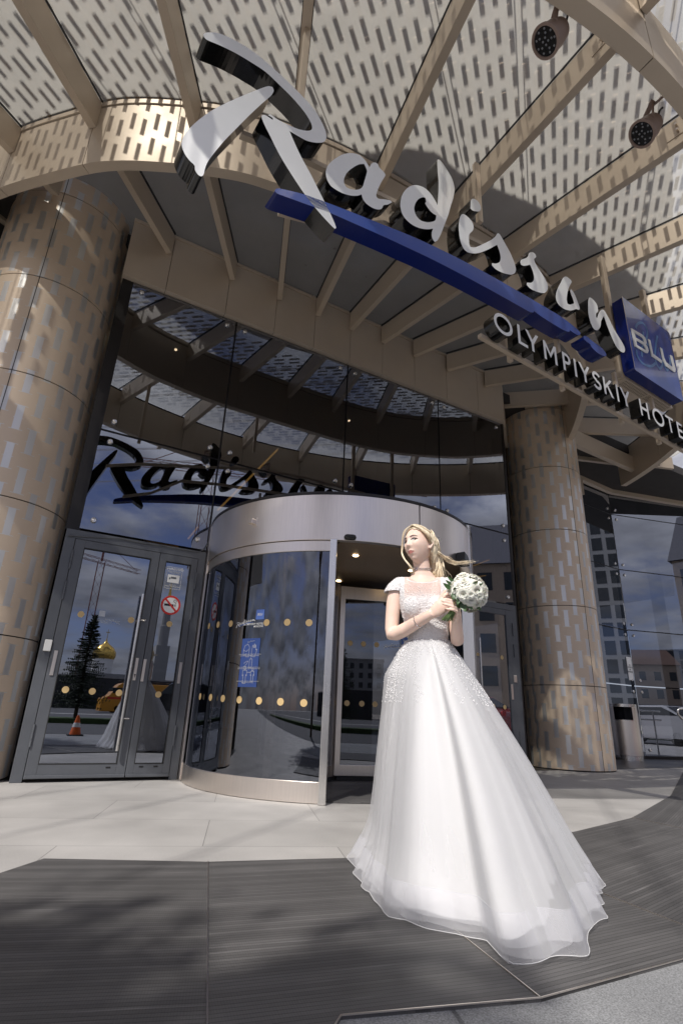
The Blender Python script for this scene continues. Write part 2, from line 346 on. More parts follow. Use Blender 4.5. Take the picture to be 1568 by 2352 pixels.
cn2 = N(nt, 'ShaderNodeTexNoise', _Scale=3.1, _Detail=6.); L(cv.outputs[0], cn2.inputs['Vector'])
up = N(nt, 'ShaderNodeMapRange', interpolation_type='SMOOTHSTEP'); up.inputs[1].default_value = .10; up.inputs[2].default_value = .50; L(sx.outputs[2], up.inputs[0])
ce = math_(nt, 'MULTIPLY_ADD', up.outputs[0], 4.2, 2.6); ce = math_(nt, 'MULTIPLY', ce, math_(nt, 'MULTIPLY_ADD', cn2.outputs[0], 2.8, -.22))
ccol = N(nt, 'ShaderNodeVectorMath', operation='SCALE'); ccol.inputs[0].default_value = (1.0, .98, 1.02); L(ce, ccol.inputs['Scale'])
sks = N(nt, 'ShaderNodeVectorMath', operation='MULTIPLY'); L(sk.outputs[0], sks.inputs[0]); sks.inputs[1].default_value = (.62, .60, .80)
cmx = N(nt, 'ShaderNodeMix', data_type='RGBA'); L(math_(nt, 'MULTIPLY', cm.outputs[0], .9), cmx.inputs[0]); L(sks.outputs[0], cmx.inputs[6]); L(ccol.outputs[0], cmx.inputs[7]); L(cmx.outputs[2], bg.inputs[0])
sl = bpy.data.lights.new('sun', 'SUN'); sl.energy = 4.4; sl.angle = rad(.55); sl.color = (1, .955, .895)
so = bpy.data.objects.new('sun', sl); COL.objects.link(so)
sd = Vector((SUNH.x*math.cos(rad(ELEV)), SUNH.y*math.cos(rad(ELEV)), -math.sin(rad(ELEV)))); so.rotation_euler = sd.to_track_quat('-Z', 'Y').to_euler(); so.location = (0, 0, 20)
S.view_settings.view_transform = 'Standard'; S.view_settings.look = 'None'; S.view_settings.exposure = .1; S.view_settings.gamma = 1
# ------------------------------------------------------------------ ground
g = MB().add([(-400, -600, 0), (600, -600, 0), (600, 300, 0), (-400, 300, 0)], [(0, 1, 2, 3)]); o = g.build('ground', 'granite'); o['kind'] = 'structure'
pr('asphalt', (.075, .075, .08), .85, var=.15, vscale=3, bump=.2, bscale=120)
pr('grass_green', (.05, .085, .025), .9, var=.3, vscale=20, bump=.4, bscale=60)
g = MB().add([(-300, -24, .004), (400, -24, .004), (400, -2.2, .004), (-300, -2.2, .004)], [(0, 1, 2, 3)]); o = g.build('driveway', 'asphalt'); o['kind'] = 'structure'
g = MB().add([(-300, -600, .004), (400, -600, .004), (400, -26, .004), (-300, -26, .004)], [(0, 1, 2, 3)]); o = g.build('road', 'asphalt'); o['kind'] = 'structure'
g = MB().box((-60, -10.6, 0), (60, -8.9, .16), None); o = g.build('grass_verge', 'grass_green'); o['kind'] = 'structure'
# entrance mats: seven facets fanning round the doorway
cc = Vector((3.45, 9.5))
inner = [at_z(-330, 2170), at_z(108, 1977), at_z(479, 1985)]; inner = [Vector((-.55, 2.15)), Vector((.28, 3.28)), Vector((.99, 2.95)), Vector((3.53, 2.84)), Vector((6.39, 3.86)), Vector((9.2, 5.4))]
outer = [Vector((-1.9, 1.7)), None, Vector((.42, 1.02)), Vector((3.3, 1.10)), Vector((8.3, 1.9)), Vector((11.5, 4.0))]
mats = [((.28, 3.28), (.99, 2.95), (.60, 1.70), (.41, 1.06), (-1.3, 1.6), (-.55, 2.15)), ((.99, 2.95), (1.70, 2.80), (2.54, 2.76), (1.51, 1.71), (1.41, 1.33), (.87, 1.47), (.41, 1.06)), ((2.54, 2.76), (3.53, 2.85), (4.52, 3.08), (6.1, 1.9), (2.6, 1.30), (2.07, 1.29), (1.41, 1.33), (1.51, 1.71)), ((4.52, 3.08), (6.39, 3.86), (9.2, 5.5), (11., 3.6), (6.1, 1.9))]
mats[0] = ((.29, 3.27), (.99, 2.95), (.57, 1.58), (.30, .80), (-1.5, 1.5), (-.60, 2.30))
mats[1] = ((.99, 2.95), (1.73, 2.765), (1.51, 1.71), (1.41, 1.30), (.87, 1.45), (.40, 1.02), (.57, 1.58))
mats[2] = ((1.73, 2.765), (2.58, 2.78), (2.40, 1.60), (2.36, 1.29), (2.07, 1.285), (1.41, 1.30), (1.51, 1.71))
mats.insert(3, ((2.58, 2.78), (3.53, 2.85), (4.52, 3.08), (4.4, 1.44), (2.36, 1.29), (2.40, 1.60)))
mats[4] = ((4.52, 3.08), (6.39, 3.86), (9.83, 5.67), (12., 4.2), (4.9, 1.5), (4.4, 1.44))
for i, (P, rt) in enumerate(zip(mats, (.33, .20, .02, -.20, -.42))):
    mat_ribs('mat_ribs%d' % i, rt)
    g = MB().prism([(x, y, .012) for x, y in P], (0, 0, -.012)); o = g.build('entrance_mat', 'mat_ribs%d' % i)
    tag(o, ['dark ribbed entrance mat in front of the grey double doors', 'dark ribbed entrance mat in front of the revolving door, left of the hem', 'dark ribbed entrance mat under the front of the gown', 'dark ribbed entrance mat just right of the gown hem', 'dark ribbed entrance mat running off beyond the gown to the right'][i], 'mat', 'ribbed entrance mats')
e = MB()
for a, b in (((.40, 1.02), (.87, 1.45)), ((.87, 1.45), (1.41, 1.30)), ((1.41, 1.30), (2.07, 1.285)), ((2.07, 1.285), (4.9, 1.5)), ((1.41, 1.30), (1.51, 1.71)), ((1.51, 1.71), (1.73, 2.765)), ((2.58, 2.78), (2.40, 1.60)), ((2.40, 1.60), (2.36, 1.29)), ((4.52, 3.08), (4.4, 1.44)), ((.99, 2.95), (.57, 1.58)), ((.57, 1.58), (.40, 1.02))):
    e.beam(a, b, .0035, .0122, .0155)
e.build('mat_edge_strip', 'steel')['kind'] = 'structure'
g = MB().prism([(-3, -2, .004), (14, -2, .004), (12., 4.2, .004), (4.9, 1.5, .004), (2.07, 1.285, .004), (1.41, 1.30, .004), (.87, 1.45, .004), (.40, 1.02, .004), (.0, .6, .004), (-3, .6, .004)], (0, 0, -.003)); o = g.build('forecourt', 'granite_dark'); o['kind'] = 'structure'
# ------------------------------------------------------------------ columns
RC = .703
SEAMZ = [1.27, 2.57, 3.94, 5.18, 6.46]
def column(cx, cy, label, seam_az):
    t = thing('column', (cx, cy, 0), label, 'column', 'round metal clad columns')
    z0 = .0
    for z1 in SEAMZ+[6.76]:
        MB().ring([(0, 0, z0+(.006 if z0 else .02)), (0, 0, z1-.006)], [RC, RC], 96, True).build('cladding_panel', 'column_panel', t, local=True, auto=60); z0 = z1
    MB().ring([(0, 0, 0), (0, 0, 6.75)], [RC-.012]*2, 48, True).build('core', 'seam', t, local=True, auto=60)
    s = MB()
    for k in range(3):
        a = seam_az+k*2*math.pi/3; s.obox((math.cos(a)*RC, math.sin(a)*RC, 3.36), ((-math.sin(a), math.cos(a), 0), (math.cos(a), math.sin(a), 0), (0, 0, 1)), (.0035, .002, 3.34))
    s.build('vertical_joint', 'seam', t, local=True)
    return t
pa = at_cyl(150, 441, -.577, 6.6, RC)
column(-.577, 6.6, 'bronze clad column left of the grey double doors', math.atan2(pa.y-6.6, pa.x+.577))
pa = at_cyl(784+602, 1133+632, 8.226, 6.607, RC)
column(8.226, 6.607, 'bronze clad column behind the bride, right of the revolving door', math.atan2(pa.y-6.607, pa.x-8.226))
# ------------------------------------------------------------------ facade glazing
YF = 6.19
fg = thing('glass_facade', (3.45, YF, 0), 'dark reflecting glass wall between the two columns above the doors', 'glass wall')
MX = [.24, 1.645, 3.46, 5.25, 6.73]
DR = (3.22, 5.73); RD = 1.594
for x in MX: MB().box((x-.022, YF+.004, 2.44 if x < 1.7 or x > 5 else 2.78), (x+.022, YF+.09, 5.83)).build('mullion', 'black_metal', fg)
for a, b in zip(MX[:-1], MX[1:]): MB().box((a+.022, YF+.004, 3.64), (b-.022, YF+.08, 3.675)).build('transom', 'black_metal', fg)
for i, (a, b) in enumerate(zip(MX[:-1], MX[1:])):
    MB().box((a+.012, YF-.012, 3.67), (b-.012, YF, 5.80)).build('pane', 'facade_glass', fg)
    MB().box((a+.012, YF-.012, 2.46 if i in (0, 3) else 2.78), (b-.012, YF, 3.645)).build('pane', 'facade_glass', fg)
    for x in (a+.13, b-.13):
        for z in (3.79, 5.69, 3.53, 2.57):
            if z < 3 and i in (1, 2): continue
            kb = MB().lathe((x, YF-.012, z), [(.028, 0), (.031, .006), (.030, .018), (.024, .024), (.012, .022), (.008, .026)], 20, None, ((1, 0, 0), (0, 0, 1), (0, -1, 0))).build('glass_bolt', 'steel_bright', fg, auto=40)
    for x in (a+.13, b-.13):
        for z in (3.79, 3.53):
            MB().ring([(x, YF+.005, z), (x+(.05 if x < (a+b)/2 else -.05)*-2, YF+.10, z+(-.06 if z > 3.7 else .06))], .009, 8).build('spider_arm', 'steel', fg)
MB().box((.12, YF+.0, 2.432), (.24-.022, YF+.12, 5.83)).build('side_frame', 'black_metal', fg)
MB().box((6.752, YF+.0, 0), (6.80, YF+.12, 5.83)).build('side_frame', 'black_metal', fg)
MB().beam((6.82, YF+.10), (7.75, 7.05), .06, 0, 6.4).build('return_wall', 'black_metal', fg)
MB().box((.218, YF+.004, 5.80), (6.76, YF+.09, 5.83)).build('head_frame', 'black_metal', fg)
# fascia above glazing
fa = thing('fascia', (3.45, 6.11, 5.83), 'bronze panelled fascia band between the glass wall and the canopy', 'fascia')
FX = [.10, .64, 1.45, 2.18, 2.82, 3.45, 4.06, 4.71, 5.40, 6.12, 6.76]
for a, b in zip(FX[:-1], FX[1:]): MB().box((a+.003, 6.11, 5.815), (b-.003, 6.30, 6.70)).build('fascia_panel', 'champagne', fa, bevel=.002)
MB().beam((6.765, 6.16), (7.75, 7.0), .06, 5.82, 6.70).build('fascia_panel', 'champagne', fa)
MB().box((.10, 6.13, 5.82), (6.76, 6.28, 6.70)).build('backing', 'seam', fa)
MB().box((.10, 6.095, 6.70), (6.76, 6.30, 6.745)).build('top_cap', 'champagne', fa)
# ------------------------------------------------------------------ canopy
CX, CY = 3.45, 9.5
cp_ = thing('canopy', (CX, 3.8, 6), 'large curved entrance canopy of bronze beams and milky glass', 'canopy')
half = [(0, 3.795), (.65, 3.80), (1.2, 3.81), (1.66, 3.85), (2.16, 3.94), (2.55, 4.03), (3.1, 4.27), (3.74, 4.64), (4.27, 5.14), (4.67, 5.57), (5.0, 6.0), (5.2, 6.5), (5.28, 7.0)]
cxr = 3.42
prof = [Vector((cxr-d, y)) for d, y in half[::-1]]+[Vector((cxr+d, y)) for d, y in half[1:]]
def resample(P, n):
    P = [Vector((p.x, p.y, 0)) for p in P]; out = []
    for i in range(len(P)-1):
        p0, p1, p2, p3 = P[max(i-1, 0)], P[i], P[i+1], P[min(i+2, len(P)-1)]
        for k in range(n):
            t = k/n; out.append(.5*((2*p1)+(p2-p0)*t+(2*p0-5*p1+4*p2-p3)*t*t+(3*p1-p0-3*p2+p3)*t**3))
    return out+[P[-1]]
RP = resample(prof, 5)
def wall_path(mb, P, th, z0, z1, m=None, side=1):
    k = len(mb.v); i_ = mb.slot(m); n = len(P)
    for i, p in enumerate(P):
        t = (P[min(i+1, n-1)]-P[max(i-1, 0)]).normalized(); nn = Vector((-t.y, t.x, 0))*side
        for q, z in ((p, z0), (p, z1), (p+nn*th, z1), (p+nn*th, z0)): mb.v.append(Vector((q.x, q.y, z)))
    for i in range(n-1):
        for j in range(4): mb.f.append([k+i*4+j, k+i*4+(j+1) % 4, k+(i+1)*4+(j+1) % 4, k+(i+1)*4+j]); mb.mi.append(i_)
    mb.f.append([k, k+1, k+2, k+3]); mb.mi.append(i_); e = k+(n-1)*4; mb.f.append([e, e+1, e+2, e+3]); mb.mi.append(i_)
def ang(p): return math.atan2(p.x-CX, CY-p.y)
def ring_r(th):
    for a, b in zip(RP[:-1], RP[1:]):
        A, B = ang(a), ang(b)
        if A <= th <= B: t = (th-A)/(B-A); return (a.lerp(b, t)-Vector((CX, CY, 0))).length
    return 6.1
def pol(r, th): return Vector((CX+r*math.sin(th), CY-r*math.cos(th), 0))
TH = [rad(10*k) for k in range(-7, 8)]
# inner ring beam: one panel per bay, small shadow gaps between
lim = [rad(-66)]+[t for t in TH if abs(t) < rad(61)]+[rad(66)]
for a, b in zip(lim[:-1], lim[1:]):
    n = 10; P = [pol(ring_r(a+.0006+(b-a-.0012)*i/n), a+.0006+(b-a-.0012)*i/n) for i in range(n+1)]
    mb = MB(); wall_path(mb, P, .11, 5.83, 6.66); mb.build('ring_panel', 'champagne', cp_, auto=30)
P = [pol(ring_r(rad(-66+132*i/60))+0, rad(-66+132*i/60)) for i in range(61)]
mb = MB(); wall_path(mb, [p+(Vector((CX, CY, 0))-p).normalized()*.012 for p in P], .085, 5.84, 6.70); mb.build('ring_core', 'seam', cp_)
mb = MB(); wall_path(mb, [p-(Vector((CX, CY, 0))-p).normalized()*.015 for p in P], .16, 6.675, 6.735); mb.build('ring_cap', 'champagne', cp_, auto=30)
R2 = 8.10
for k in range(-7, 7):
    a, b = rad(10*k), rad(10*(k+1)); P = [pol(R2, a+.0005+(b-a-.001)*i/8) for i in range(9)]
    mb = MB(); wall_path(mb, P, -.13, 5.83, 6.62); mb.build('outer_ring_panel', 'champagne', cp_, auto=30)
P = [pol(R2+.01, rad(-70+140*i/60)) for i in range(61)]
mb = MB(); wall_path(mb, P, -.11, 5.84, 6.66); mb.build('outer_ring_core', 'seam', cp_)
P = [pol(R2+.36, rad(-70+140*i/60)) for i in range(61)]
mb = MB(); wall_path(mb, P, -.05, 6.45, 6.735); mb.build('glazing_rim', 'champagne', cp_, auto=30)
def fascia_r(t):
    return (CY-6.11)/max(math.cos(t), .05)
for t in TH:
    r0 = fascia_r(t) if abs(t) < rad(50) else None; r1 = ring_r(t)
    if r0 and r0 < r1-.3: MB().beam(pol(r0+.02, t), pol(r1-.10, t), .075, 6.40, 6.715).build('roof_beam', 'champagne', cp_, bevel=.003)
    MB().beam(pol(r1+.002, t), pol(R2-.002, t), .085, 6.36, 6.715).build('roof_beam', 'champagne', cp_, bevel=.003)
    MB().beam(pol(R2+.135, t), pol(9.55, t), .085, 6.42, 6.715).build('roof_beam', 'champagne', cp_, bevel=.003)
    # bolted brackets at the outer ring
    p = pol(R2-.22, t); n = Vector((math.cos(t), math.sin(t), 0)); d = Vector((math.sin(t), -math.cos(t), 0))
    MB().obox(p+n*-.046+Vector((0, 0, 6.56)), (d, n, (0, 0, 1)), (.10, .004, .09)).build('bracket', 'champagne', cp_)
    for dz in (-.04, .04): MB().ring([p-n*.09+d*.02+Vector((0, 0, 6.56+dz)), p+n*.01+d*.02+Vector((0, 0, 6.56+dz))], .012, 6).build('bolt', 'steel', cp_)
# glass sheets per bay
def gsheet(th0, th1, f0, f1, z, mat, name='roof_pane'):
    n = 6; A = [pol(f0(th0+(th1-th0)*i/n), th0+(th1-th0)*i/n) for i in range(n+1)]; B = [pol(f1(th0+(th1-th0)*i/n), th0+(th1-th0)*i/n) for i in range(n+1)]
    mb = MB(); pts = A+B[::-1]; mb.prism([(p.x, p.y, z) for p in pts], (0, 0, .016)); mb.build(name, mat, cp_)
g_ = .0015
for a, b in zip(TH[:-1], TH[1:]):
    gsheet(a+g_, b-g_, lambda t: ring_r(t)+.03, lambda t: R2+.33, 6.742, 'canopy_glass')
    gsheet(a+g_, b-g_, lambda t: R2+.37, lambda t: 9.6, 6.742, 'canopy_glass')
    if abs(a+b)/2 < rad(41): gsheet(a+g_, b-g_, lambda t: fascia_r(t)+.02, lambda t: max(ring_r(t)-.02, fascia_r(t)+.05), 6.75, 'canopy_glass')
for a, b in zip(TH[:-1], TH[1:]):
    if rad(41) < abs(a+b)/2 < rad(66): gsheet(a+g_, b-g_, lambda t: 3.3, lambda t: ring_r(t)-.02, 6.75, 'canopy_glass')
for t in TH:
    if rad(49) < abs(t) < rad(62): MB().beam(pol(4.3 if abs(t) < rad(55) else 5.4, t), pol(ring_r(t)-.10, t), .075, 6.40, 6.715).build('roof_beam', 'champagne', cp_, bevel=.003)
# dark rubber gaskets along the beams (the thin black lines)
mb = MB()
for t in TH:
    n = Vector((math.cos(t), math.sin(t), 0)); r1 = ring_r(t)
    for s_ in (-1, 1): mb.beam(pol(r1+.01, t)+n*s_*.047, pol(R2+.3, t)+n*s_*.047, .012, 6.722, 6.741)
    if abs(t) < rad(49) and fascia_r(t) < r1-.3:
        for s_ in (-1, 1): mb.beam(pol(fascia_r(t)+.02, t)+n*s_*.042, pol(r1-.11, t)+n*s_*.042, .012, 6.722, 6.748)
mb.build('gasket', 'rubber', cp_)
# spot lights recessed in the milky soffit are on the glass: two spotlights hang from the outer ring
def spotlight(c, label, aim):
    t = thing('spotlight', c, label, 'spotlight', 'round floodlights under the canopy edge')
    Z = Vector(aim).normalized(); X = Z.cross(Vector((0, 0, 1))).normalized(); Y = Z.cross(X)
    ax = (X, Y, Z); c = Vector(c)
    MB().lathe(c, [(.06, -.13), (.085, -.12), (.09, -.05), (.105, -.045), (.108, .05), (.122, .055), (.124, .075), (.103, .078), (.101, .066)], 28, None, ax).build('housing', 'spot_paint', t, auto=35)
    MB().lathe(c+Z*.060, [(.101, 0), (.101, .008)], 28, None, ax).build('front_plate', 'black_plastic', t)
    k = 0; mb = MB()
    for r, n in ((.024, 4), (.055, 5), (.082, 9)):
        for i in range(n):
            w = 2*math.pi*(i+.3*r*50)/n; MB().lathe(c+Z*.068+X*(r*math.cos(w))+Y*(r*math.sin(w)), [(.0085, 0), (.0085, .003), (.004, .005)], 10, None, ax).build('lens', 'lens', t)
    
    mb = MB(); 
    for s_ in (-1, 1): mb.ring([c+X*s_*.112-Z*.01, c+X*s_*.118-Y*0+Vector((0, 0, .16))-Z*.05], [(.018, .005)]*2, 8)
    mb.obox(c+Vector((0, 0, .165))-Z*.05, (X, Z.cross(X), Vector((0, 0, 1))), (.125, .02, .005)); mb.ring([c+Vector((0, 0, .17))-Z*.05, (c.x, c.y-.10, 6.0), (c.x+.02, CY-math.sqrt(max(R2**2-(c.x-CX)**2, 0))+.01, 6.02)], [.012]*3, 8)
    mb.build('yoke', 'spot_paint', t)
    MB().ring([c-Z*.13, c-Z*.19+Vector((.02, 0, .05)), c-Z*.12+Vector((.05, -.05, .14)), c+Vector((.06, -.14, .16))], .009, 8).build('cable', 'rubber', t)
spotlight(at_z(1264, 85, 5.80), 'round floodlight under the canopy rim at the top of the picture', (-.55, .35, -.75))
spotlight(at_z(1483, 298, 5.80), 'round floodlight under the canopy rim nearest the right edge', (-.55, .35, -.75))
# unseen slab over the inner canopy, outlined to shade the inner bays, and the perforated sun screen over the outer bays
hb = thing('hotel_building', (3.45, 12, 0), 'hotel building rising behind and above the entrance canopy', 'building')
H2 = 9.2; K = (H2-6.75)/math.tan(rad(ELEV))
sh = [(-6, 9.), (-4.0, 7.2), (-1.0, 5.6), (.6, 4.75), (1.8, 4.1), (2.6, 3.45), (2.91, 3.33), (3.3, 3.37), (3.8, 3.30), (4.4, 3.2), (5.0, 3.16), (5.8, 3.18), (7., 3.35), (8.6, 3.9), (10.5, 5.0), (13, 7.0), (40, 22), (40, 60), (-30, 60), (-30, 9)]
MB().prism([(x-SUNH.x*K, y-SUNH.y*K, H2) for x, y in sh], (0, 0, .5)).build('shade_slab', 'concrete', hb)
scr = thing('sun_screen', (CX, 2.5, 7.4), 'perforated metal sun screen above the glass roof whose dashes cast shadows', 'sun screen')
mb = MB(); ZS = 7.35; u = Vector((SUNH.x, SUNH.y, 0)); v = Vector((-SUNH.y, SUNH.x, 0)); off = -u*((ZS-6.76)/math.tan(rad(ELEV))); cnt = 0
for i in range(-50, 78):
    for j in range(-28, 40):
        c = u*(j*.315+.315*((.5*(i//2)+.11*i) % 1))+v*(i*.117)+Vector((2, 2.5, 0)); r = (c-Vector((CX, CY, 0))).length
        if 5.2 < r < 8.0 and rad(-51) < ang(c) < rad(68):
            c = c+off+Vector((0, 0, ZS)); mb.obox(c, (u, v, (0, 0, 1)), (.103, .022, .003)); cnt += 1
mb.build('slat', 'champagne_dark', scr)
mb = MB()
for i in range(-5, 9):
    a = v*(i*1.13)+Vector((2, 2.5, 0))+off-u*7; 
    for e_ in (0, .06): mb.beam(a+v*e_+Vector((.02*i, 0, 0)), a+v*e_+u*14+v*.4*(i % 3-1), .012, ZS+.01, ZS+.02)
mb.build('tension_cable', 'steel', scr)
# interior of the lobby
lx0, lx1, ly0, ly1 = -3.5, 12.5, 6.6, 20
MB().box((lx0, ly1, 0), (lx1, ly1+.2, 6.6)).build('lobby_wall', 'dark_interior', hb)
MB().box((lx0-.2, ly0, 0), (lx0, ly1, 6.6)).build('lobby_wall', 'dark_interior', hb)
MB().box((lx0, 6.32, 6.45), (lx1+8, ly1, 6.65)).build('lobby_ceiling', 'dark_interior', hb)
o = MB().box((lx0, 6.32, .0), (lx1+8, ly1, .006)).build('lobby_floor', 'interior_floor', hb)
for x, y in ((1.2, 8.2), (4.9, 8.6), (2.1, 11), (11.5, 10.5)):
    MB().cyl((x, y), .022, 6.43, 6.448, 16).build('downlight', 'lamp_warm', hb)
for a, b, Y, w in (((500, 1172), (637, 1033), 7.8, .016), ((432, 1238), (455, 1210), 8.6, .014), ((1052, 1313), (1122, 1286), 8.2, .010), ((1050, 1330), (1115, 1322), 8.2, .008)):
    p, q = at_y(*a, Y), at_y(*b, Y); MB().ring([p, q], w, 8).build('linear_lamp', 'lamp_orange', hb)
MB().beam((1.4, 9.2), (1.9, 9.2), .5, 0, 6.4).build('lobby_column', 'champagne_dark', hb)
MB().beam((5.6, 9.6), (6.1, 9.6), .5, 0, 6.4).build('lobby_column', 'champagne_dark', hb)
# ------------------------------------------------------------------ double doors on the left
def dot(p, r=.032, n=(0, -1, 0), m='gold_dot', parent=None, name='marker_dot'):
    n = Vector(n); X = n.cross(Vector((0, 0, 1))).normalized()
    return MB().lathe(p, [(r, 0), (r, .0015)], 28, None, (X, Vector((0, 0, 1)), n)).build(name, m, parent)
def hinge(x, y, z, par, h=.10, n=(0, -1, 0)):
    mb = MB()
    for k in range(3): mb.ring([(x, y, z-h+k*h*2/3+.002), (x, y, z-h+(k+1)*h*2/3-.002)], .011, 10)
    mb.build('hinge', 'anthracite', par, auto=40)
FC = lambda x, y: (36.7+.2734*x, 1225+.2734*y)     # crop of the doors -> picture
dd = thing('double_door', (.9, YF, 0), 'grey framed glass double door beside the left column', 'door')
Y0, Y1 = YF-.03, YF+.06
fr = MB(); fr.box((.135, Y0, 0), (.235, Y1, 2.335)); fr.box((1.555, Y0, 0), (1.64, Y1, 2.335)); fr.box((.135, Y0, 2.335), (1.64, Y1, 2.43)); fr.build('door_frame', 'anthracite', dd, bevel=.003)
def leaf(x0, x1, g0, g1, name='door_leaf'):
    lf = MB(); ya, yb = Y0-.008, Y1-.01
    lf.box((x0, ya, .03), (g0, yb, 2.33)); lf.box((g1, ya, .03), (x1, yb, 2.33)); lf.box((g0, ya, .03), (g1, yb, .155)); lf.box((g0, ya, 2.245), (g1, yb, 2.33))
    lf.box((x0+.002, ya-.016, .035), (x1-.002, ya, .062))
    l = lf.build(name, 'anthracite', dd, bevel=.003)
    MB().box((g0, ya+.02, .155), (g1, ya+.032, 2.245)).build('door_pane', 'door_glass', l)
    MB().box((g0, ya+.055, 1.045), (g1, ya+.075, 1.075)).build('push_bar', 'steel', l)
    gk = MB(); 
    for a, b in (((g0-.004, .151), (g1+.004, .159)), ((g0-.004, 2.241), (g1+.004, 2.249))): gk.box((a[0], ya-.002, a[1]), (b[0], ya+.012, b[1]))
    for x in (g0, g1): gk.box((x-.004, ya-.002, .16), (x+.004, ya+.012, 2.24))
    gk.build('gasket', 'rubber', l); return l
l1 = leaf(.24, 1.118, .34, 1.028); l2 = leaf(1.124, 1.55, 1.195, 1.478)
ya = Y0-.008
for (px_, py_), l in (((548, 680), l1), ((968, 728), l1), ((418, 1313), l1), ((643, 1327), l1), ((867, 1340), l1), ((1290, 762), l2), ((1197, 1354), l2)):
    dot(at_y(*FC(px_, py_), ya+.019), parent=l)
h1, h2 = at_y(332, 1365, YF-.10), at_y(266, 1725, YF-.10); xb = (h1.x+h2.x)/2
hd = MB().ring([(xb, YF-.10, h2.z), (xb, YF-.10, h1.z)], .017, 16)
for z in (h1.z-.27, h2.z+.30): hd.ring([(xb, YF-.10, z), (xb, YF-.055, z), (xb+.075, ya-.002, z)], .010, 10)
hd.build('pull_handle', 'steel_bright', l1, auto=40)
MB().ring([(xb-.01, YF+.09, h2.z+.02), (xb-.01, YF+.09, h1.z-.02)], .015, 12).build('pull_handle', 'black_metal', l1, auto=40)
for (cx_, cy_, w, h_, par) in ((320, 1088, .024, .235, dd), (1007, 1140, .022, .225, l1), (1073, 1150, .022, .225, l2), (1377, 1172, .022, .22, l2)):
    p = at_y(*FC(cx_, cy_), ya-.004); MB().box((p.x-w/2-.004, ya-.010, p.z-h_/2), (p.x+w/2+.004, ya-.001, p.z+h_/2)).build('cover_plate', 'steel', par, bevel=.002)
p = at_y(*FC(1000, 1195), ya-.012); mb = MB().lathe((p.x, ya-.0105, p.z+.008), [(.008, 0), (.008, .002)], 14, None, ((1, 0, 0), (0, 0, 1), (0, -1, 0))); mb.box((p.x-.003, ya-.0125, p.z-.018), (p.x+.003, ya-.0105, p.z+.005)); mb.build('keyhole', 'black_plastic', l1)
p = at_y(*FC(270, 940), ya-.02); MB().box((p.x-.033, ya-.022, p.z-.055), (p.x+.033, ya+.0, p.z+.055)).build('card_reader', 'white_paint', dd, bevel=.006)
for x, par, zs in ((.237, dd, (2.1, 1.78, .40)), (1.553, dd, (2.07, 1.72, .42))):
    for z in zs: hinge(x, ya-.006, z, par)
for px_, py_, l in ((775, 1966, l1), (1052, 1960, l2), (1175, 1958, l2)):
    p = at_y(*FC(px_, py_), ya); MB().box((p.x-.022, ya-.004, p.z-.007), (p.x+.022, ya+.001, p.z+.007)).build('drain_cap', 'black_plastic', l, bevel=.002)
# cable over the door
pts = [(158, 1230), (200, 1233), (238, 1235), (280, 1237), (330, 1248), (372, 1253), (420, 1262), (455, 1268), (470, 1262), (481, 1245)]
MB().ring([at_y(x, y, Y0-.012) for x, y in pts], .006, 8).build('cable', 'anthracite', dd, smooth=True)
def flat(parent, name, txt, size, c, m, ax=((1, 0, 0), (0, 0, 1)), n=(0, -1, 0), align='CENTER', bold=0., space=1.):
    vs, fs = text_mesh(txt, size, .0008, align, space, bold); mb = MB(); c = Vector(c); X, Y = Vector(ax[0]), Vector(ax[1]); n = Vector(n)
    shape_mb(mb, vs, fs, lambda x, y, z: c+X*x+Y*y+n*z); return mb.build(name, m, parent, fixn=False)
# no smoking sign
c = at_y(*FC(1301, 604), ya+.017); ns = MB().lathe(c, [(.105, 0), (.105, .002)], 48, None, ((1, 0, 0), (0, 0, 1), (0, -1, 0))).build('no_smoking_sign', 'white_paint', l2)
mb = MB(); k = 48
for i in range(k):
    a, b = 2*math.pi*i/k, 2*math.pi*(i+1)/k
    P = [(c.x+r*math.cos(w), c.y-.003, c.z+r*math.sin(w)) for r, w in ((.086, a), (.107, a), (.107, b), (.086, b))]; mb.add(P, [(0, 1, 2, 3)])
dx = Vector((.72, 0, -.70)); dn = Vector((.70, 0, .72)); c3 = c+Vector((0, -.0045, 0)); mb.add([c3-dx*.09-dn*.010, c3+dx*.09-dn*.010, c3+dx*.09+dn*.010, c3-dx*.09+dn*.010], [(0, 1, 2, 3)])
mb.build('red_ring', 'red', ns)
mb = MB(); y = c.y-.0035
mb.add([(c.x-.072, y, c.z-.012), (c.x+.028, y, c.z-.012), (c.x+.028, y, c.z+.012), (c.x-.072, y, c.z+.012)], [(0, 1, 2, 3)])
for x in (.036, .048): mb.add([(c.x+x, y, c.z-.012), (c.x+x+.006, y, c.z-.012), (c.x+x+.006, y, c.z+.012), (c.x+x, y, c.z+.012)], [(0, 1, 2, 3)])
mb.ring([(c.x+.052+.0*i, y, c.z+.018) for i in range(1)]+[(c.x+.052, y, c.z+.03), (c.x+.04, y, c.z+.035), (c.x+.025, y, c.z+.045), (c.x+.03, y, c.z+.062), (c.x+.048, y, c.z+.064), (c.x+.058, y, c.z+.052), (c.x+.055, y, c.z+.04)], .0022, 5)
mb.build('cigarette_pictogram', 'black_plastic', ns)
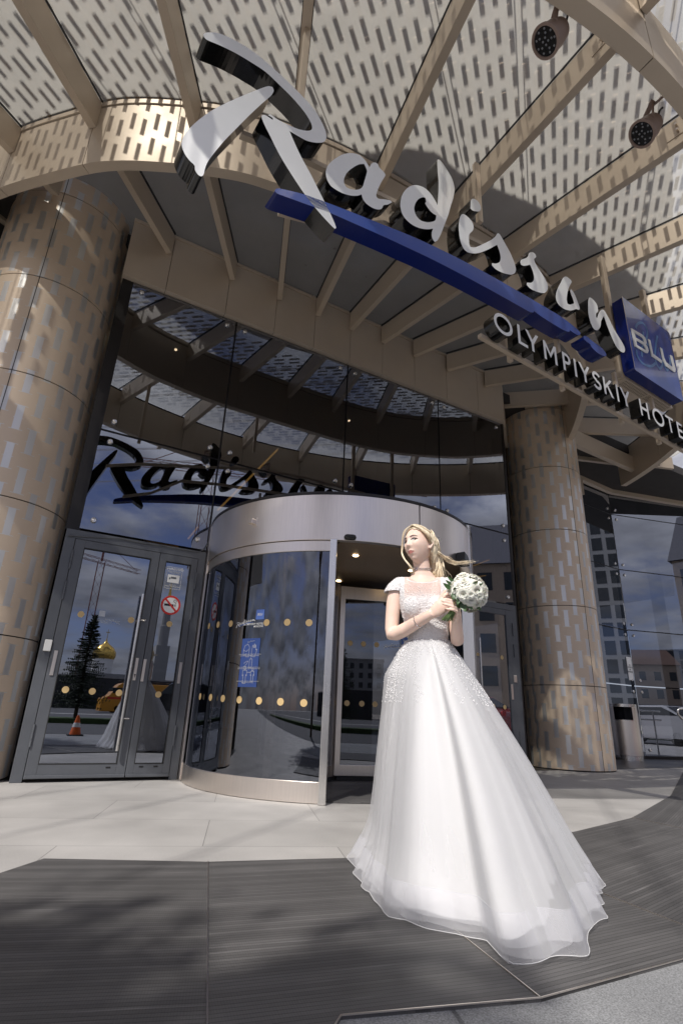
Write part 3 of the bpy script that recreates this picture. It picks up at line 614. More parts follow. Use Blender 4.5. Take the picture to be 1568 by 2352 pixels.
# surveillance notice (white on clear film)
c = at_y(*FC(1325, 376), ya+.017); mb = MB(); w, h_ = .088, .125
for a, b in (((-w, -h_), (w, -h_+.003)), ((-w, h_-.003), (w, h_)), ((-w, -h_+.003), (-w+.003, h_-.003)), ((w-.003, -h_+.003), (w, h_-.003))): mb.box((c.x+a[0], c.y-.001, c.z+a[1]), (c.x+b[0], c.y, c.z+b[1]))
mb.box((c.x-.065, c.y-.001, c.z-.055), (c.x+.065, c.y, c.z+.035)); nt_ = mb.build('camera_notice', 'white_paint', l2)
flat(nt_, 'lettering', 'ВНИМАНИЕ!', .034, (c.x, c.y, c.z+.100), 'white_paint', bold=.0004); flat(nt_, 'lettering', 'ОБЪЕКТ НАХОДИТСЯ\nПОД ОХРАНОЙ', .0135, (c.x, c.y, c.z+.065), 'white_paint')
flat(nt_, 'lettering', 'ВЕДЕТСЯ\nВИДЕОНАБЛЮДЕНИЕ', .0155, (c.x, c.y, c.z-.09), 'white_paint')
mb = MB(); mb.beam((c.x-.03, c.y-.0015), (c.x+.03, c.y-.0015), .0005, c.z-.01, c.z+.012); mb.beam((c.x-.05, c.y-.0015), (c.x-.034, c.y-.0015), .0005, c.z-.02, c.z+.002); mb.build('camera_pictogram', 'anthracite', nt_)
# steel jamb between the doors and the drum
MB().box((1.645, YF-.10, 0), (1.70, YF+.05, 2.78)).build('door_jamb', 'steel', dd, bevel=.004)
# ------------------------------------------------------------------ single door on the right
rd = thing('side_door', (6.1, YF, 0), 'grey framed glass door beside the right column, half hidden by the bride', 'door')
xr0, xr1 = 5.30, 6.745
fr = MB(); fr.box((xr0, Y0, 0), (xr0+.09, Y1, 2.35)); fr.box((xr1-.11, Y0, 0), (xr1, Y1, 2.35)); fr.box((xr0, Y0, 2.35), (xr1, Y1, 2.44)); fr.build('door_frame', 'anthracite', rd, bevel=.004)
lf = MB(); a0, a1, b0, b1 = xr0+.095, xr1-.115, xr0+.18, 6.50
lf.box((a0, ya, .03), (b0, Y1-.01, 2.345)); lf.box((b1, ya, .03), (a1, Y1-.01, 2.345)); lf.box((b0, ya, .03), (b1, Y1-.01, .155)); lf.box((b0, ya, 2.26), (b1, Y1-.01, 2.345)); l3 = lf.build('door_leaf', 'anthracite', rd, bevel=.004)
MB().box((b0, ya+.02, .155), (b1, ya+.032, 2.26)).build('door_pane', 'door_glass', l3)
RC2 = lambda x, y: ((1700+x*.29762)/1.6327, (2250+y*.29762)/1.6327)
for q in ((607, 725), (643, 1350), (305, 692), (503, 1338)): dot(at_y(*RC2(*q), ya+.019), parent=l3)
ht, hbm = at_y(*RC2(325, 475), YF-.10), at_y(*RC2(350, 1100), YF-.10)
hd = MB().ring([(ht.x, YF-.10, .3), (ht.x, YF-.10, ht.z)], .017, 16)
for z in (ht.z-.27, .55): hd.ring([(ht.x, YF-.10, z), (ht.x, YF-.055, z), (ht.x-.09, ya-.002, z)], .010, 10)
hd.build('pull_handle', 'steel_bright', l3, auto=40)
for z in (2.05, 1.72, .45): hinge(a1+.002, ya-.006, z, rd)
p = at_y(*RC2(735, 1158), ya); MB().box((p.x-.02, ya-.01, p.z-.11), (p.x+.02, ya, p.z+.11)).build('cover_plate', 'steel', l3, bevel=.002)
p = at_y(*RC2(768, 995), Y0); MB().box((p.x-.032, Y0-.02, p.z-.055), (p.x+.032, Y0, p.z+.055)).build('card_reader', 'steel', rd, bevel=.006)
MB().box((4.80, YF-.02, 0), (5.295, YF+.05, 2.44)).build('side_panel', 'anthracite', rd)
# ------------------------------------------------------------------ revolving door
rv = thing('revolving_door', (DR[0], DR[1], 0), 'steel revolving door drum with curved glass in the middle of the entrance', 'revolving door')
hw = .84; yp = DR[1]-math.sqrt(RD*RD-hw*hw); aL = math.atan2(yp-DR[1], -hw); aR = math.atan2(yp-DR[1], hw)  # posts
aEnd = math.atan2(YF-DR[1], -math.sqrt(RD**2-(YF-DR[1])**2))
aEndL = aEnd-2*math.pi if aEnd > 0 else aEnd
a_left0, a_left1 = aEndL, aL
a_right0, a_right1 = aR, -math.pi-aEndL  if False else (math.pi-aEnd)
c = DR
for (q0, q1) in ((-math.pi-.29, -math.pi/2-.004), (-math.pi/2+.004, .29)):
    MB().arcwall(c, RD-.05, RD+.02, 2.272, 2.745, q0, q1, 40).build('drum_band', 'steel', rv, auto=40, bevel=.003)
MB().arcwall(c, RD-.06, RD+.0, 2.27, 2.74, -math.pi/2-.01, -math.pi/2+.01, 2).build('band_joint', 'seam', rv)
MB().arcwall(c, RD-.05, RD+.026, 2.747, 2.775, -math.pi-.29, .29, 60).build('drum_cap', 'black_metal', rv, auto=40)
n = 64; MB().prism([(c[0]+(RD-.06)*math.cos(2*math.pi*i/n), c[1]+(RD-.06)*math.sin(2*math.pi*i/n), 2.30) for i in range(n)], (0, 0, .03)).build('drum_ceiling', 'ceiling_bronze' if 'ceiling_bronze' in MATS else 'champagne_dark', rv)
MB().prism([(c[0]+(RD+.0)*math.cos(2*math.pi*i/n), c[1]+(RD+.0)*math.sin(2*math.pi*i/n), 2.70) for i in range(n)], (0, 0, .03)).build('drum_roof', 'black_metal', rv)
for p, q in ((c[0]-.35, c[1]-.95), (c[0]+.5, c[1]-.8), (c[0]+.1, c[1]+.2)): MB().cyl((p, q), .03, 2.292, 2.3, 16).build('ceiling_lamp', 'lamp_warm', rv)
MB().beam((c[0]-.75, c[1]-1.35), (c[0]-.4, c[1]+.3), .006, 2.294, 2.301).build('ceiling_joint', 'seam', rv)
for (q0, q1, nm) in ((a_left0, a_left1, 'l'), (a_right0, a_right1, 'r')):
    MB().arcwall(c, RD-.045, RD+.005, .004, .165, q0, q1, 28).build('kick_rail', 'steel', rv, auto=40, bevel=.003)
    MB().arcwall(c, RD-.045, RD+.005, 2.165, 2.268, q0, q1, 28).build('head_rail', 'steel', rv, auto=40, bevel=.003)
    MB().arcwall(c, RD-.022, RD-.010, .165, 2.165, q0, q1, 28).build('curved_pane', 'drum_glass', rv, auto=40)
for sx_ in (-1, 1):
    x = c[0]+sx_*hw; a = math.atan2(yp-c[1], sx_*hw); d = Vector((math.cos(a), math.sin(a), 0)); t = Vector((-d.y, d.x, 0))
    MB().obox((x, yp, 1.137 if sx_ < 0 else 1.38), (t, d, (0, 0, 1)), (.032, .06, 1.135 if sx_ < 0 else 1.38)).build('post', 'steel_bright', rv, bevel=.004)
    MB().obox((c[0]+sx_*1.53, YF-.04, 1.38), ((1, 0, 0), (0, 1, 0), (0, 0, 1)), (.03, .06, 1.37)).build('wall_post', 'steel', rv, bevel=.004)
p = at_cyl(804, 1234, *DR, RD+.03); d = (Vector((p.x, p.y, 0))-Vector((*DR, 0))).normalized(); t = Vector((-d.y, d.x, 0))
MB().lathe(p-t*.03, [(.006, -.03), (.028, -.02), (.036, 0), (.036, .06), (.028, .08), (.006, .09)], 20, None, (Vector((0, 0, 1))*.8, d, t)).build('sensor', 'black_plastic', rv, auto=50)
p = at_cyl(583, 1200, *DR, RD+.02); d = (Vector((p.x, p.y, 0))-Vector((*DR, 0))).normalized(); t = Vector((-d.y, d.x, 0))
mb = MB().obox(p, (t, d, (0, 0, 1)), (.045, .004, .045)); mb.obox(p+d*.03, (t, d, (0, 0, 1)), (.028, .028, .024)); mb.build('wall_sensor', 'steel', rv, bevel=.003)
p = at_cyl(1053, 1287, *DR, RD+.02); d = (Vector((p.x, p.y, 0))-Vector((*DR, 0))).normalized(); t = Vector((-d.y, d.x, 0))
mb = MB(); mb.prism([p+t*-.06+Vector((0, 0, .07)), p+t*-.06+Vector((0, 0, -.05)), p+t*.05+Vector((0, 0, -.07)), p+t*.06+Vector((0, 0, -.02)), p+t*.02+Vector((0, 0, .04))], d*.10); mb.build('motion_sensor', 'black_plastic', rv, bevel=.006)
# wings inside
def wing(p, q, name='door_wing'):
    p = Vector((*p, 0)); q = Vector((*q, 0)); w = thing_part(name, rv); t = (q-p).normalized()
    f = MB(); 
    for a in (p, q): f.obox(a+Vector((0, 0, 1.12)), (t, (-t.y, t.x, 0), (0, 0, 1)), (.032, .028, 1.06))
    f.beam(p, q, .05, .06, .17); f.beam(p, q, .05, 2.03, 2.18)
    fo = f.build(name, 'steel', rv, bevel=.003)
    MB().beam(p+t*.03, q-t*.03, .01, .17, 2.03).build('wing_pane', 'drum_glass', fo)
    MB().beam(p, q, .03, .012, .06).build('brush_seal', 'rubber', fo)
    return fo, p, t
def thing_part(*a): return None
w1, wp, wt = wing((3.27, 5.72), (4.52, 5.34)); wing((3.16, 5.66), (2.05, 4.80)); wing((3.18, 5.82), (2.92, 7.12))
wn = Vector((wt.y, -wt.x, 0))
for q in ((306, 996), (421, 1003), (534, 1010), (278, 1515), (406, 1520), (520, 1525)):
    X, Y = 722.7+q[0]*.26553, 1212.7+q[1]*.26553; p = at_plane(X, Y, wp+wn*.007, np.array(wn)); dot(p, .032, wn, parent=w1)
MB().prism([(c[0]+(RD-.1)*math.cos(2*math.pi*i/n), c[1]+(RD-.1)*math.sin(2*math.pi*i/n), .012) for i in range(n)], (0, 0, -.008)).build('drum_floor_mat', 'mat_ribs1', rv)
# dots, logo and poster wrapped on the curved glass
def wrapc(px_, py_, rr=RD-.008):
    p = at_cyl(px_, py_, *DR, rr); a0 = math.atan2(p.y-DR[1], p.x-DR[0]); z0 = p.z
    def fn(x, y, z=0., k=0.):
        a = a0+x/rr; r = rr+.0006+z+k; return Vector((DR[0]+r*math.cos(a), DR[1]+r*math.sin(a), z0+y))
    return fn
DC = lambda x, y: ((650+x*.5102)/1.6327, (1850+y*.5102)/1.6327)
def wdot(px_, py_):
    fn = wrapc(*DC(px_, py_)); mb = MB(); P = [fn(.032*math.cos(2*math.pi*i/28), .032*math.sin(2*math.pi*i/28)) for i in range(28)]; Q = [fn(.032*math.cos(2*math.pi*i/28), .032*math.sin(2*math.pi*i/28), .001) for i in range(28)]
    mb.add(P+Q, [list(range(28)), list(range(28, 56))[::-1]]); mb.build('marker_dot', 'gold_dot', rv)
for q in ((263, 975), (330, 965), (423, 958), (686, 950), (837, 948), (997, 951), (198, 1493), (275, 1500), (365, 1508), (485, 1517), (630, 1525), (787, 1532), (958, 1541)): wdot(*q)
# ------------------------------------------------------------------ the roof sign
US = Vector((math.sin(rad(86)), math.cos(rad(86)), 0)); NS = Vector((US.y, -US.x, 0))   # along the sign, and its outward normal
PS = Vector((3.0, 2.75, 0))
def sgn(x, y):   # source pixel -> (u, z) on the sign plane
    P = at_plane(x/1.6327, y/1.6327, PS, np.array(NS)); return ((P-PS).dot(US), P.z)
def s2w(u, z, d=0.): return PS+US*u+Vector((0, 0, z))+NS*d
def crop(ox, oy, k, pts): return [(ox+x*k, oy+y*k) for x, y in pts]
LET = {}
R1 = crop(600, 0, .574, [(287, 222), (310, 212), (370, 214), (450, 243), (550, 298), (640, 360), (740, 445), (840, 538), (930, 628), (1005, 712), (1052, 790), (1080, 855), (1086, 900), (1068, 928), (1020, 932), (960, 920), (900, 888), (846, 856), (882, 940), (925, 1030), (985, 1140), (1050, 1270), (1110, 1390), (1150, 1485), (1140, 1495), (1110, 1465), (1050, 1400), (960, 1290), (865, 1150), (780, 1010), (715, 880), (680, 810), (663, 760), (682, 750), (708, 764), (738, 784), (735, 770), (706, 752), (722, 748), (765, 778), (830, 812), (900, 842), (955, 854), (985, 850), (993, 832), (982, 795), (945, 735), (870, 645), (780, 555), (690, 470), (600, 410), (500, 350), (400, 300), (310, 262), (287, 240)])
R2_ = crop(600, 0, .574, [(743, 592), (735, 568), (705, 563), (640, 585), (540, 625), (450, 665), (350, 715), (270, 770), (200, 832), (160, 882), (143, 930), (146, 965), (165, 1010), (195, 1050), (225, 1080), (230, 1112), (250, 1142), (272, 1152), (286, 1138), (295, 1100), (312, 1058), (350, 1005), (420, 920), (500, 838), (580, 757), (660, 682), (725, 625)])
Aa = crop(1160, 540, .2551, [(600, 132), (500, 150), (400, 200), (305, 275), (255, 350), (240, 430), (258, 520), (310, 610), (385, 668), (480, 720), (600, 756), (700, 760), (765, 740), (785, 810), (840, 880), (920, 935), (1000, 962), (1060, 950), (1090, 900), (1150, 890), (1213, 858), (1190, 832), (1120, 815), (1010, 802), (980, 760), (1000, 680), (1050, 570), (1114, 460), (1090, 410), (1030, 350), (1000, 292), (960, 270), (915, 285), (880, 345), (850, 290), (800, 220), (720, 155)])
Ah = crop(1160, 540, .2551, [(800, 292), (720, 302), (620, 360), (550, 425), (512, 500), (508, 570), (545, 635), (620, 665), (710, 670), (775, 635), (805, 550), (845, 402), (825, 340)])
Dd = crop(1440, 560, .2551, [(792, 146), (778, 180), (786, 350), (797, 480), (794, 650), (782, 822), (740, 740), (680, 650), (600, 572), (510, 532), (430, 526), (350, 560), (280, 640), (245, 740), (238, 850), (270, 960), (340, 1050), (430, 1120), (540, 1163), (640, 1175), (716, 1165), (697, 1230), (702, 1300), (740, 1362), (782, 1338), (830, 1250), (880, 1120), (940, 960), (980, 820), (1012, 720), (1032, 600), (1018, 500), (980, 400), (905, 275), (840, 180)])
Dh = crop(1440, 560, .2551, [(565, 705), (603, 712), (614, 768), (598, 790), (640, 860), (700, 930), (764, 970), (750, 1040), (700, 1065), (620, 1070), (530, 1040), (465, 965), (440, 870), (460, 790), (505, 730)])
Id = crop(1440, 560, .2551, [(1300, 725), (1272, 752), (1265, 870), (1300, 900), (1390, 914), (1418, 870), (1405, 810), (1360, 748)])
Is = crop(1660, 720, .287, [(260, 288), (225, 320), (205, 430), (210, 540), (230, 650), (270, 740), (320, 785), (400, 803), (480, 793), (580, 755), (705, 690), (738, 780), (752, 860), (738, 912), (690, 935), (640, 930), (640, 960), (690, 1010), (770, 1052), (880, 1080), (935, 1060), (951, 1005), (930, 920), (880, 800), (820, 690), (760, 582), (735, 547), (710, 540), (690, 572), (650, 610), (580, 652), (500, 690), (420, 722), (362, 720), (345, 690), (340, 620), (342, 560), (362, 530), (390, 500), (400, 450), (385, 400), (350, 350), (300, 305)])
Ss = crop(1660, 720, .287, [(1150, 787), (1120, 802), (1108, 840), (1080, 865), (1022, 883), (1008, 915), (1020, 952), (1060, 965), (1136, 950), (1162, 1010), (1185, 1090), (1184, 1150), (1150, 1185), (1097, 1185), (1092, 1215), (1140, 1262), (1220, 1300), (1310, 1322), (1357, 1290), (1370, 1230), (1340, 1150), (1280, 1050), (1220, 960), (1190, 892), (1194, 866), (1215, 850), (1205, 815), (1182, 792)])
Oo = crop(2000, 960, .2551, [(465, 302), (430, 322), (390, 400), (345, 490), (325, 570), (330, 650), (370, 720), (440, 775), (520, 800), (580, 795), (620, 780), (663, 792), (674, 760), (650, 690), (612, 590), (575, 520), (545, 485), (534, 510), (550, 570), (578, 640), (590, 692), (573, 703), (530, 714), (495, 700), (484, 640), (495, 540), (520, 450), (555, 385), (545, 352), (500, 315)])
Nn = crop(2000, 960, .2551, [(825, 608), (802, 640), (797, 740), (802, 850), (825, 950), (860, 1040), (900, 1086), (945, 1085), (978, 1035), (992, 950), (1030, 882), (1060, 980), (1110, 1110), (1160, 1230), (1210, 1330), (1260, 1390), (1310, 1420), (1336, 1402), (1335, 1350), (1298, 1270), (1230, 1160), (1170, 1060), (1110, 930), (1060, 840), (1032, 797), (1000, 788), (970, 812), (950, 850), (928, 915), (914, 890), (916, 842), (940, 820), (942, 770), (925, 710), (880, 650)])
B1 = [(1030, 716), (1036, 707), (1050, 707), (1137, 728), (1211, 754), (1320, 796), (1430, 840), (1560, 893), (1695, 957), (1840, 1034), (1993, 1122), (2103, 1188), (2160, 1232), (2176, 1250), (2168, 1257), (2152, 1250), (2134, 1237), (2134, 1244), (2112, 1238), (2036, 1192), (2000, 1166), (2000, 1171), (1988, 1171), (1960, 1156), (1898, 1121), (1780, 1056), (1660, 993), (1598, 962), (1440, 888), (1339, 843), (1234, 797), (1160, 770), (1080, 741), (1040, 726)]
B2_ = crop(1960, 1140, .2551, [(905, 467), (886, 482), (895, 520), (940, 560), (985, 592), (1005, 632), (1050, 680), (1120, 735), (1200, 770), (1222, 755), (1213, 720), (1160, 650), (1080, 590), (1000, 530), (950, 485)])
glyphs = [([R1], 'w'), ([R2_], 'w'), ([Aa, Ah], 'w'), ([Dd, Dh], 'w'), ([Id], 'w'), ([Is], 'w'), ([Ss], 'w'), ([Oo], 'w'), ([Nn], 'w'), ([B1], 'b'), ([B2_], 'b')]
GL = []
for loops, kd in glyphs: GL.append(([[tuple(v) for v in smooth_poly([sgn(*p) for p in lp], 4)] for lp in loops], kd))
sg = thing('script_sign', PS+Vector((0, 0, 5)), 'large white script letters with a blue underline stroke hung from the canopy', 'sign')
DEP = .15
for loops, kd in GL:
    vs, fs = curve_mesh(loops, DEP, 0.); mb = MB()
    shape_mb(mb, vs, fs, lambda x, y, z: s2w(x, y, z-DEP/2), 'white_acrylic' if kd == 'w' else 'blue_face', 'gloss_black' if kd == 'w' else 'blue_side', DEP/2-.001)
    mb.build('letter' if kd == 'w' else 'underline_stroke', None, sg, fixn=True)
# rails behind the letters, hangers up to the beams
def rail(mb, a, b, w=.05, d0=-.34, d1=-.29):
    (u0, z0), (u1, z1) = a, b
    P = [s2w(u0, z0, d1), s2w(u1, z1, d1), s2w(u1, z1+w, d1), s2w(u0, z0+w, d1)]; mb.prism(P, NS*(d0-d1))
def sgd(x, y, d):
    P = at_plane(x/1.6327, y/1.6327, PS+NS*d, np.array(NS)); return ((P-PS).dot(US), P.z)
for rp in ([(905, 505), (1160, 605), (1492, 768), (1821, 928), (2080, 1090), (2350, 1290)], [(1050, 796), (1250, 850), (1440, 842), (1660, 955), (1993, 1148), (2180, 1262), (2345, 1378)]):
    mb = MB()
    for a, b in zip(rp[:-1], rp[1:]): rail(mb, sgd(*a, -.18), sgd(*b, -.18), .045, -.22, -.175)
    mb.build('rail', 'champagne', sg)
for (x0, y0, zt) in ((1160, 470, 6.4), (1730, 800, 6.45), (1085, 770, 6.4)):
    pass
for x, y in ((1128, 420), (1805, 800)):
    u, zb = sgd(x, y, -.2); P = s2w(u, 0, -.235); MB().beam((P.x, P.y-.025), (P.x, P.y+.025), .055, zb-.1, 6.37).build('hanger', 'champagne', sg, bevel=.003)
# BLU board
bb = thing('square_sign', s2w(2.95, 5.05), 'square blue sign board with white capitals at the end of the script sign', 'sign')
def rrect(u0, z0, u1, z1, r, k=6):
    out = []
    for cx_, cz_, a in ((u1-r, z1-r, 0), (u0+r, z1-r, 90), (u0+r, z0+r, 180), (u1-r, z0+r, 270)):
        for i in range(k+1): w = rad(a+90*i/k); out.append((cx_+r*math.cos(w), cz_+r*math.sin(w)))
    return out
bu0, bz0, bu1, bz1 = 2.42, 4.545, 3.545, 5.605
sq = rrect(bu0, bz0, bu1, bz1, .035); mb = MB()
mb.prism([s2w(u, z, .0) for u, z in sq], NS*-.13, 'blue_board', 'blue_side'); mb.build('board', None, bb)
mb = MB(); mb.prism([s2w(u, z, .004) for u, z in [(bu0+.0, bz0+.03), (bu0+.0, bz1)]+[(bu0+.006, bz1), (bu0+.006, bz0+.03)]], NS*-.003); mb.build('edge_trim', 'steel', bb)
BC = lambda P: [sgn(2280+x*.2041, 1080+y*.2041) for x, y in P]
def strip(mb, P, w, d, n=None):
    """flat ribbon along the (u,z) polyline"""
    P = [Vector((p[0], p[1])) for p in P]; L_, R_ = [], []
    for i, p in enumerate(P):
        t0 = (P[i]-P[i-1]).normalized() if i else (P[1]-P[0]).normalized(); t1 = (P[i+1]-P[i]).normalized() if i < len(P)-1 else t0
        nn = Vector((-(t0+t1).y, (t0+t1).x)).normalized(); k = 1/max(.5, nn.dot(Vector((-t0.y, t0.x)))); ww = (w if not callable(w) else w(i/(len(P)-1)))/2
        L_.append(p+nn*ww*k); R_.append(p-nn*ww*k)
    for i in range(len(P)-1):
        mb.add([s2w(*L_[i], d), s2w(*L_[i+1], d), s2w(*R_[i+1], d), s2w(*R_[i], d)], [(0, 1, 2, 3)])
Bo = BC([(397, 748), (600, 868), (645, 915), (672, 975), (682, 1020), (663, 1045), (697, 1092), (716, 1165), (700, 1206), (662, 1196), (462, 1075)])
Bh1 = BC([(453, 828), (592, 912), (622, 950), (636, 992), (622, 1004), (478, 921)]); Bh2 = BC([(485, 965), (620, 1048), (655, 1105), (672, 1148), (655, 1150), (502, 1058)])
Lo = BC([(708, 945), (745, 970), (798, 1218), (965, 1345), (960, 1391), (775, 1262)]); Uo = BC([(928, 1098), (963, 1130), (1000, 1290), (1040, 1375), (1150, 1462), (1163, 1445), (1115, 1238), (1152, 1262), (1211, 1500), (1204, 1552), (1175, 1545), (1028, 1438), (985, 1345), (968, 1280)])
for lp in ([Bo, Bh1, Bh2], [Lo], [Uo]):
    vs, fs = curve_mesh(lp, .01); mb = MB(); shape_mb(mb, vs, fs, lambda x, y, z: s2w(x, y, .010+z)); mb.build('letter', 'white_paint', bb)
mb = MB()
for st in ([(497, 740), (515, 680), (560, 640), (620, 645), (670, 700), (705, 780), (705, 880), (670, 960), (640, 1010), (700, 1030), (770, 1070)], [(632, 800), (640, 900), (620, 1050), (605, 1150), (615, 1265)], [(510, 1140), (518, 1220), (560, 1310), (630, 1390), (710, 1430), (790, 1435), (860, 1380)], [(895, 880), (870, 1000), (855, 1150), (850, 1280), (880, 1400), (935, 1490), (975, 1440), (995, 1330), (990, 1140), (1000, 1300), (1030, 1440), (1070, 1515), (1100, 1470), (1115, 1280)]):
    strip(mb, [(v.x, v.y) for v in smooth_poly(BC(st), 4)[:-3]], .035, .0022)
mb.build('faint_script', 'light_blue', bb)
mb = MB(); P = [s2w(u, z, d) for u, z, d in ((bu0+.03, bz0-.03, -.14), (bu1, bz0-.03, -.14), (bu1, bz0+.05, -.14), (bu0+.03, bz0+.05, -.14))]
mb.prism(P, NS*-.12); mb.build('cable_tray', 'champagne', bb)
mb = MB()
for k in range(34):
    if k % 17 == 16: continue
    for r_ in range(3): p = s2w(bu0+.1+k*.03, bz0-.0315, -.165-r_*.035); mb.obox(p, (US, NS, (0, 0, 1)), (.003, .012, .001))
o = mb.build('vent_slots', 'seam', bb); o['kind'] = 'stuff'
for u in (bu0+.02, bu1-.12): P = s2w(u, 0, -.18); MB().beam((P.x, P.y-.03), (P.x, P.y+.03), .07, bz0-.02, 6.37).build('hanger', 'champagne', bb, bevel=.003)
# OLYMPIYSKIY HOTEL channel letters
ol = thing('capital_letter_sign', s2w(1.8, 4.0), 'row of small white capitals on black boxes below the script sign', 'sign')
LH, TK = .215, .034
def glyph(ch, w):
    h, t = 1., TK/LH; W_ = w/LH
    def ell(cx_, cy_, rx, ry, a0=0, a1=360, n=28): return [(cx_+rx*math.cos(rad(a0+(a1-a0)*i/n)), cy_+ry*math.sin(rad(a0+(a1-a0)*i/n))) for i in range(n+1)]
    def line(a, b, tt=t):
        a, b = Vector(a), Vector(b); d = (b-a).normalized(); n = Vector((-d.y, d.x))*tt/2; return [tuple(a+n), tuple(a-n), tuple(b-n), tuple(b+n)]
    if ch == 'O': return [[ell(W_/2, .5, W_/2, .52)[:-1], ell(W_/2, .5, W_/2-t, .52-t)[:-1]]]
    if ch == 'I': return [[[(0, 0), (t, 0), (t, 1), (0, 1)]]]
    if ch == 'L': return [[[(0, 0), (W_, 0), (W_, t*.95), (t, t*.95), (t, 1), (0, 1)]]]
    if ch == 'T': return [[[(W_/2-t/2, 0), (W_/2+t/2, 0), (W_/2+t/2, 1-t*.95), (W_, 1-t*.95), (W_, 1), (0, 1), (0, 1-t*.95), (W_/2-t/2, 1-t*.95)]]]
    if ch == 'E': m = .5; return [[[(0, 0), (W_, 0), (W_, t*.95), (t, t*.95), (t, m-t/2), (W_*.9, m-t/2), (W_*.9, m+t/2), (t, m+t/2), (t, 1-t*.95), (W_, 1-t*.95), (W_, 1), (0, 1)]]]
    if ch == 'H': m = .5; return [[[(0, 0), (t, 0), (t, m-t/2), (W_-t, m-t/2), (W_-t, 0), (W_, 0), (W_, 1), (W_-t, 1), (W_-t, m+t/2), (t, m+t/2), (t, 1), (0, 1)]]]
    if ch == 'Y': c_ = W_/2; return [[[(c_-t/2, 0), (c_+t/2, 0), (c_+t/2, .42), (W_+t*.1, 1), (W_-t*1.05, 1), (c_, .42+t*1.25), (t*1.05, 1), (-t*.1, 1), (c_-t/2, .42)]]]
    if ch == 'M': return [[[(0, 0), (t, 0), (t, .72), (W_/2, .22), (W_-t, .72), (W_-t, 0), (W_, 0), (W_, 1), (W_-t, 1), (W_/2, .22+t*1.6), (t, 1), (0, 1)]]]
    if ch == 'K': return [[[(0, 0), (t, 0), (t, .36), (t+.14, .50), (W_-t*1.25, 0), (W_+t*.1, 0), (t+.25, .62), (W_, 1), (W_-t*1.3, 1), (t, .50+t*.4), (t, 1), (0, 1)]]]
    if ch == 'P': return [[[(0, 0), (t, 0), (t, .40)]+[(W_-.30+.30*math.cos(rad(a)), .70+.30*math.sin(rad(a))) for a in range(-90, 91, 15)]+[(0, 1)], [(t, .40+t*.95)]+[(W_-.30+(.30-t)*math.cos(rad(a)), .70+(.30-t*.95)*math.sin(rad(a))) for a in range(-90, 91, 15)]+[(t, 1-t*.95)]]]
    if ch == 'S':
        c_ = W_/2; r = W_/2; top = ell(c_, .73, r-t/2, .27-t/2, 20, 270, 16); bot = ell(c_, .27, r-t/2, .27-t/2+.0, 90, -160, 16)
        P = [Vector(p) for p in top[:-1]+bot]; a, b = [], []
        for i, p in enumerate(P):
            d = (P[min(i+1, len(P)-1)]-P[max(i-1, 0)]).normalized(); n = Vector((-d.y, d.x))*t/2; a.append(tuple(p+n)); b.append(tuple(p-n))
        return [[a+b[::-1]]]
seq = [('O', .003, .25), ('L', .325, .135), ('Y', .443, .185), ('M', .70, .20), ('P', .995, .13), ('I', 1.182, 0), ('Y', 1.265, .185), ('S', 1.495, .145), ('K', 1.688, .17), ('I', 1.928, 0), ('Y', 2.01, .185), ('H', 2.39, .18), ('O', 2.655, .25), ('T', 2.955, .18), ('E', 3.215, .13), ('L', 3.42, .13)]
BZ = 3.937
for ch, u0, w in seq:
    mb = MB()
    for loops in glyph(ch, w):
        vs, fs = curve_mesh([[(p[0]*LH+u0, p[1]*LH+BZ) for p in lp] for lp in loops], .12)
        shape_mb(mb, vs, fs, lambda x, y, z: s2w(x, y, z-.06), 'white_paint', 'gloss_black', .059)
    mb.build('letter', None, ol)
mb = MB(); rail(mb, (-.03, BZ-.02), (3.75, BZ-.02), .04, -.165, -.125); mb.build('rail', 'champagne', ol)
for u in (.42, 1.22, 2.3, 3.1): P = s2w(u, 0, -.18); MB().beam((P.x, P.y-.02), (P.x, P.y+.02), .04, BZ-.06, 4.7 if u < 2 else 4.55).build('hanger', 'champagne', ol)
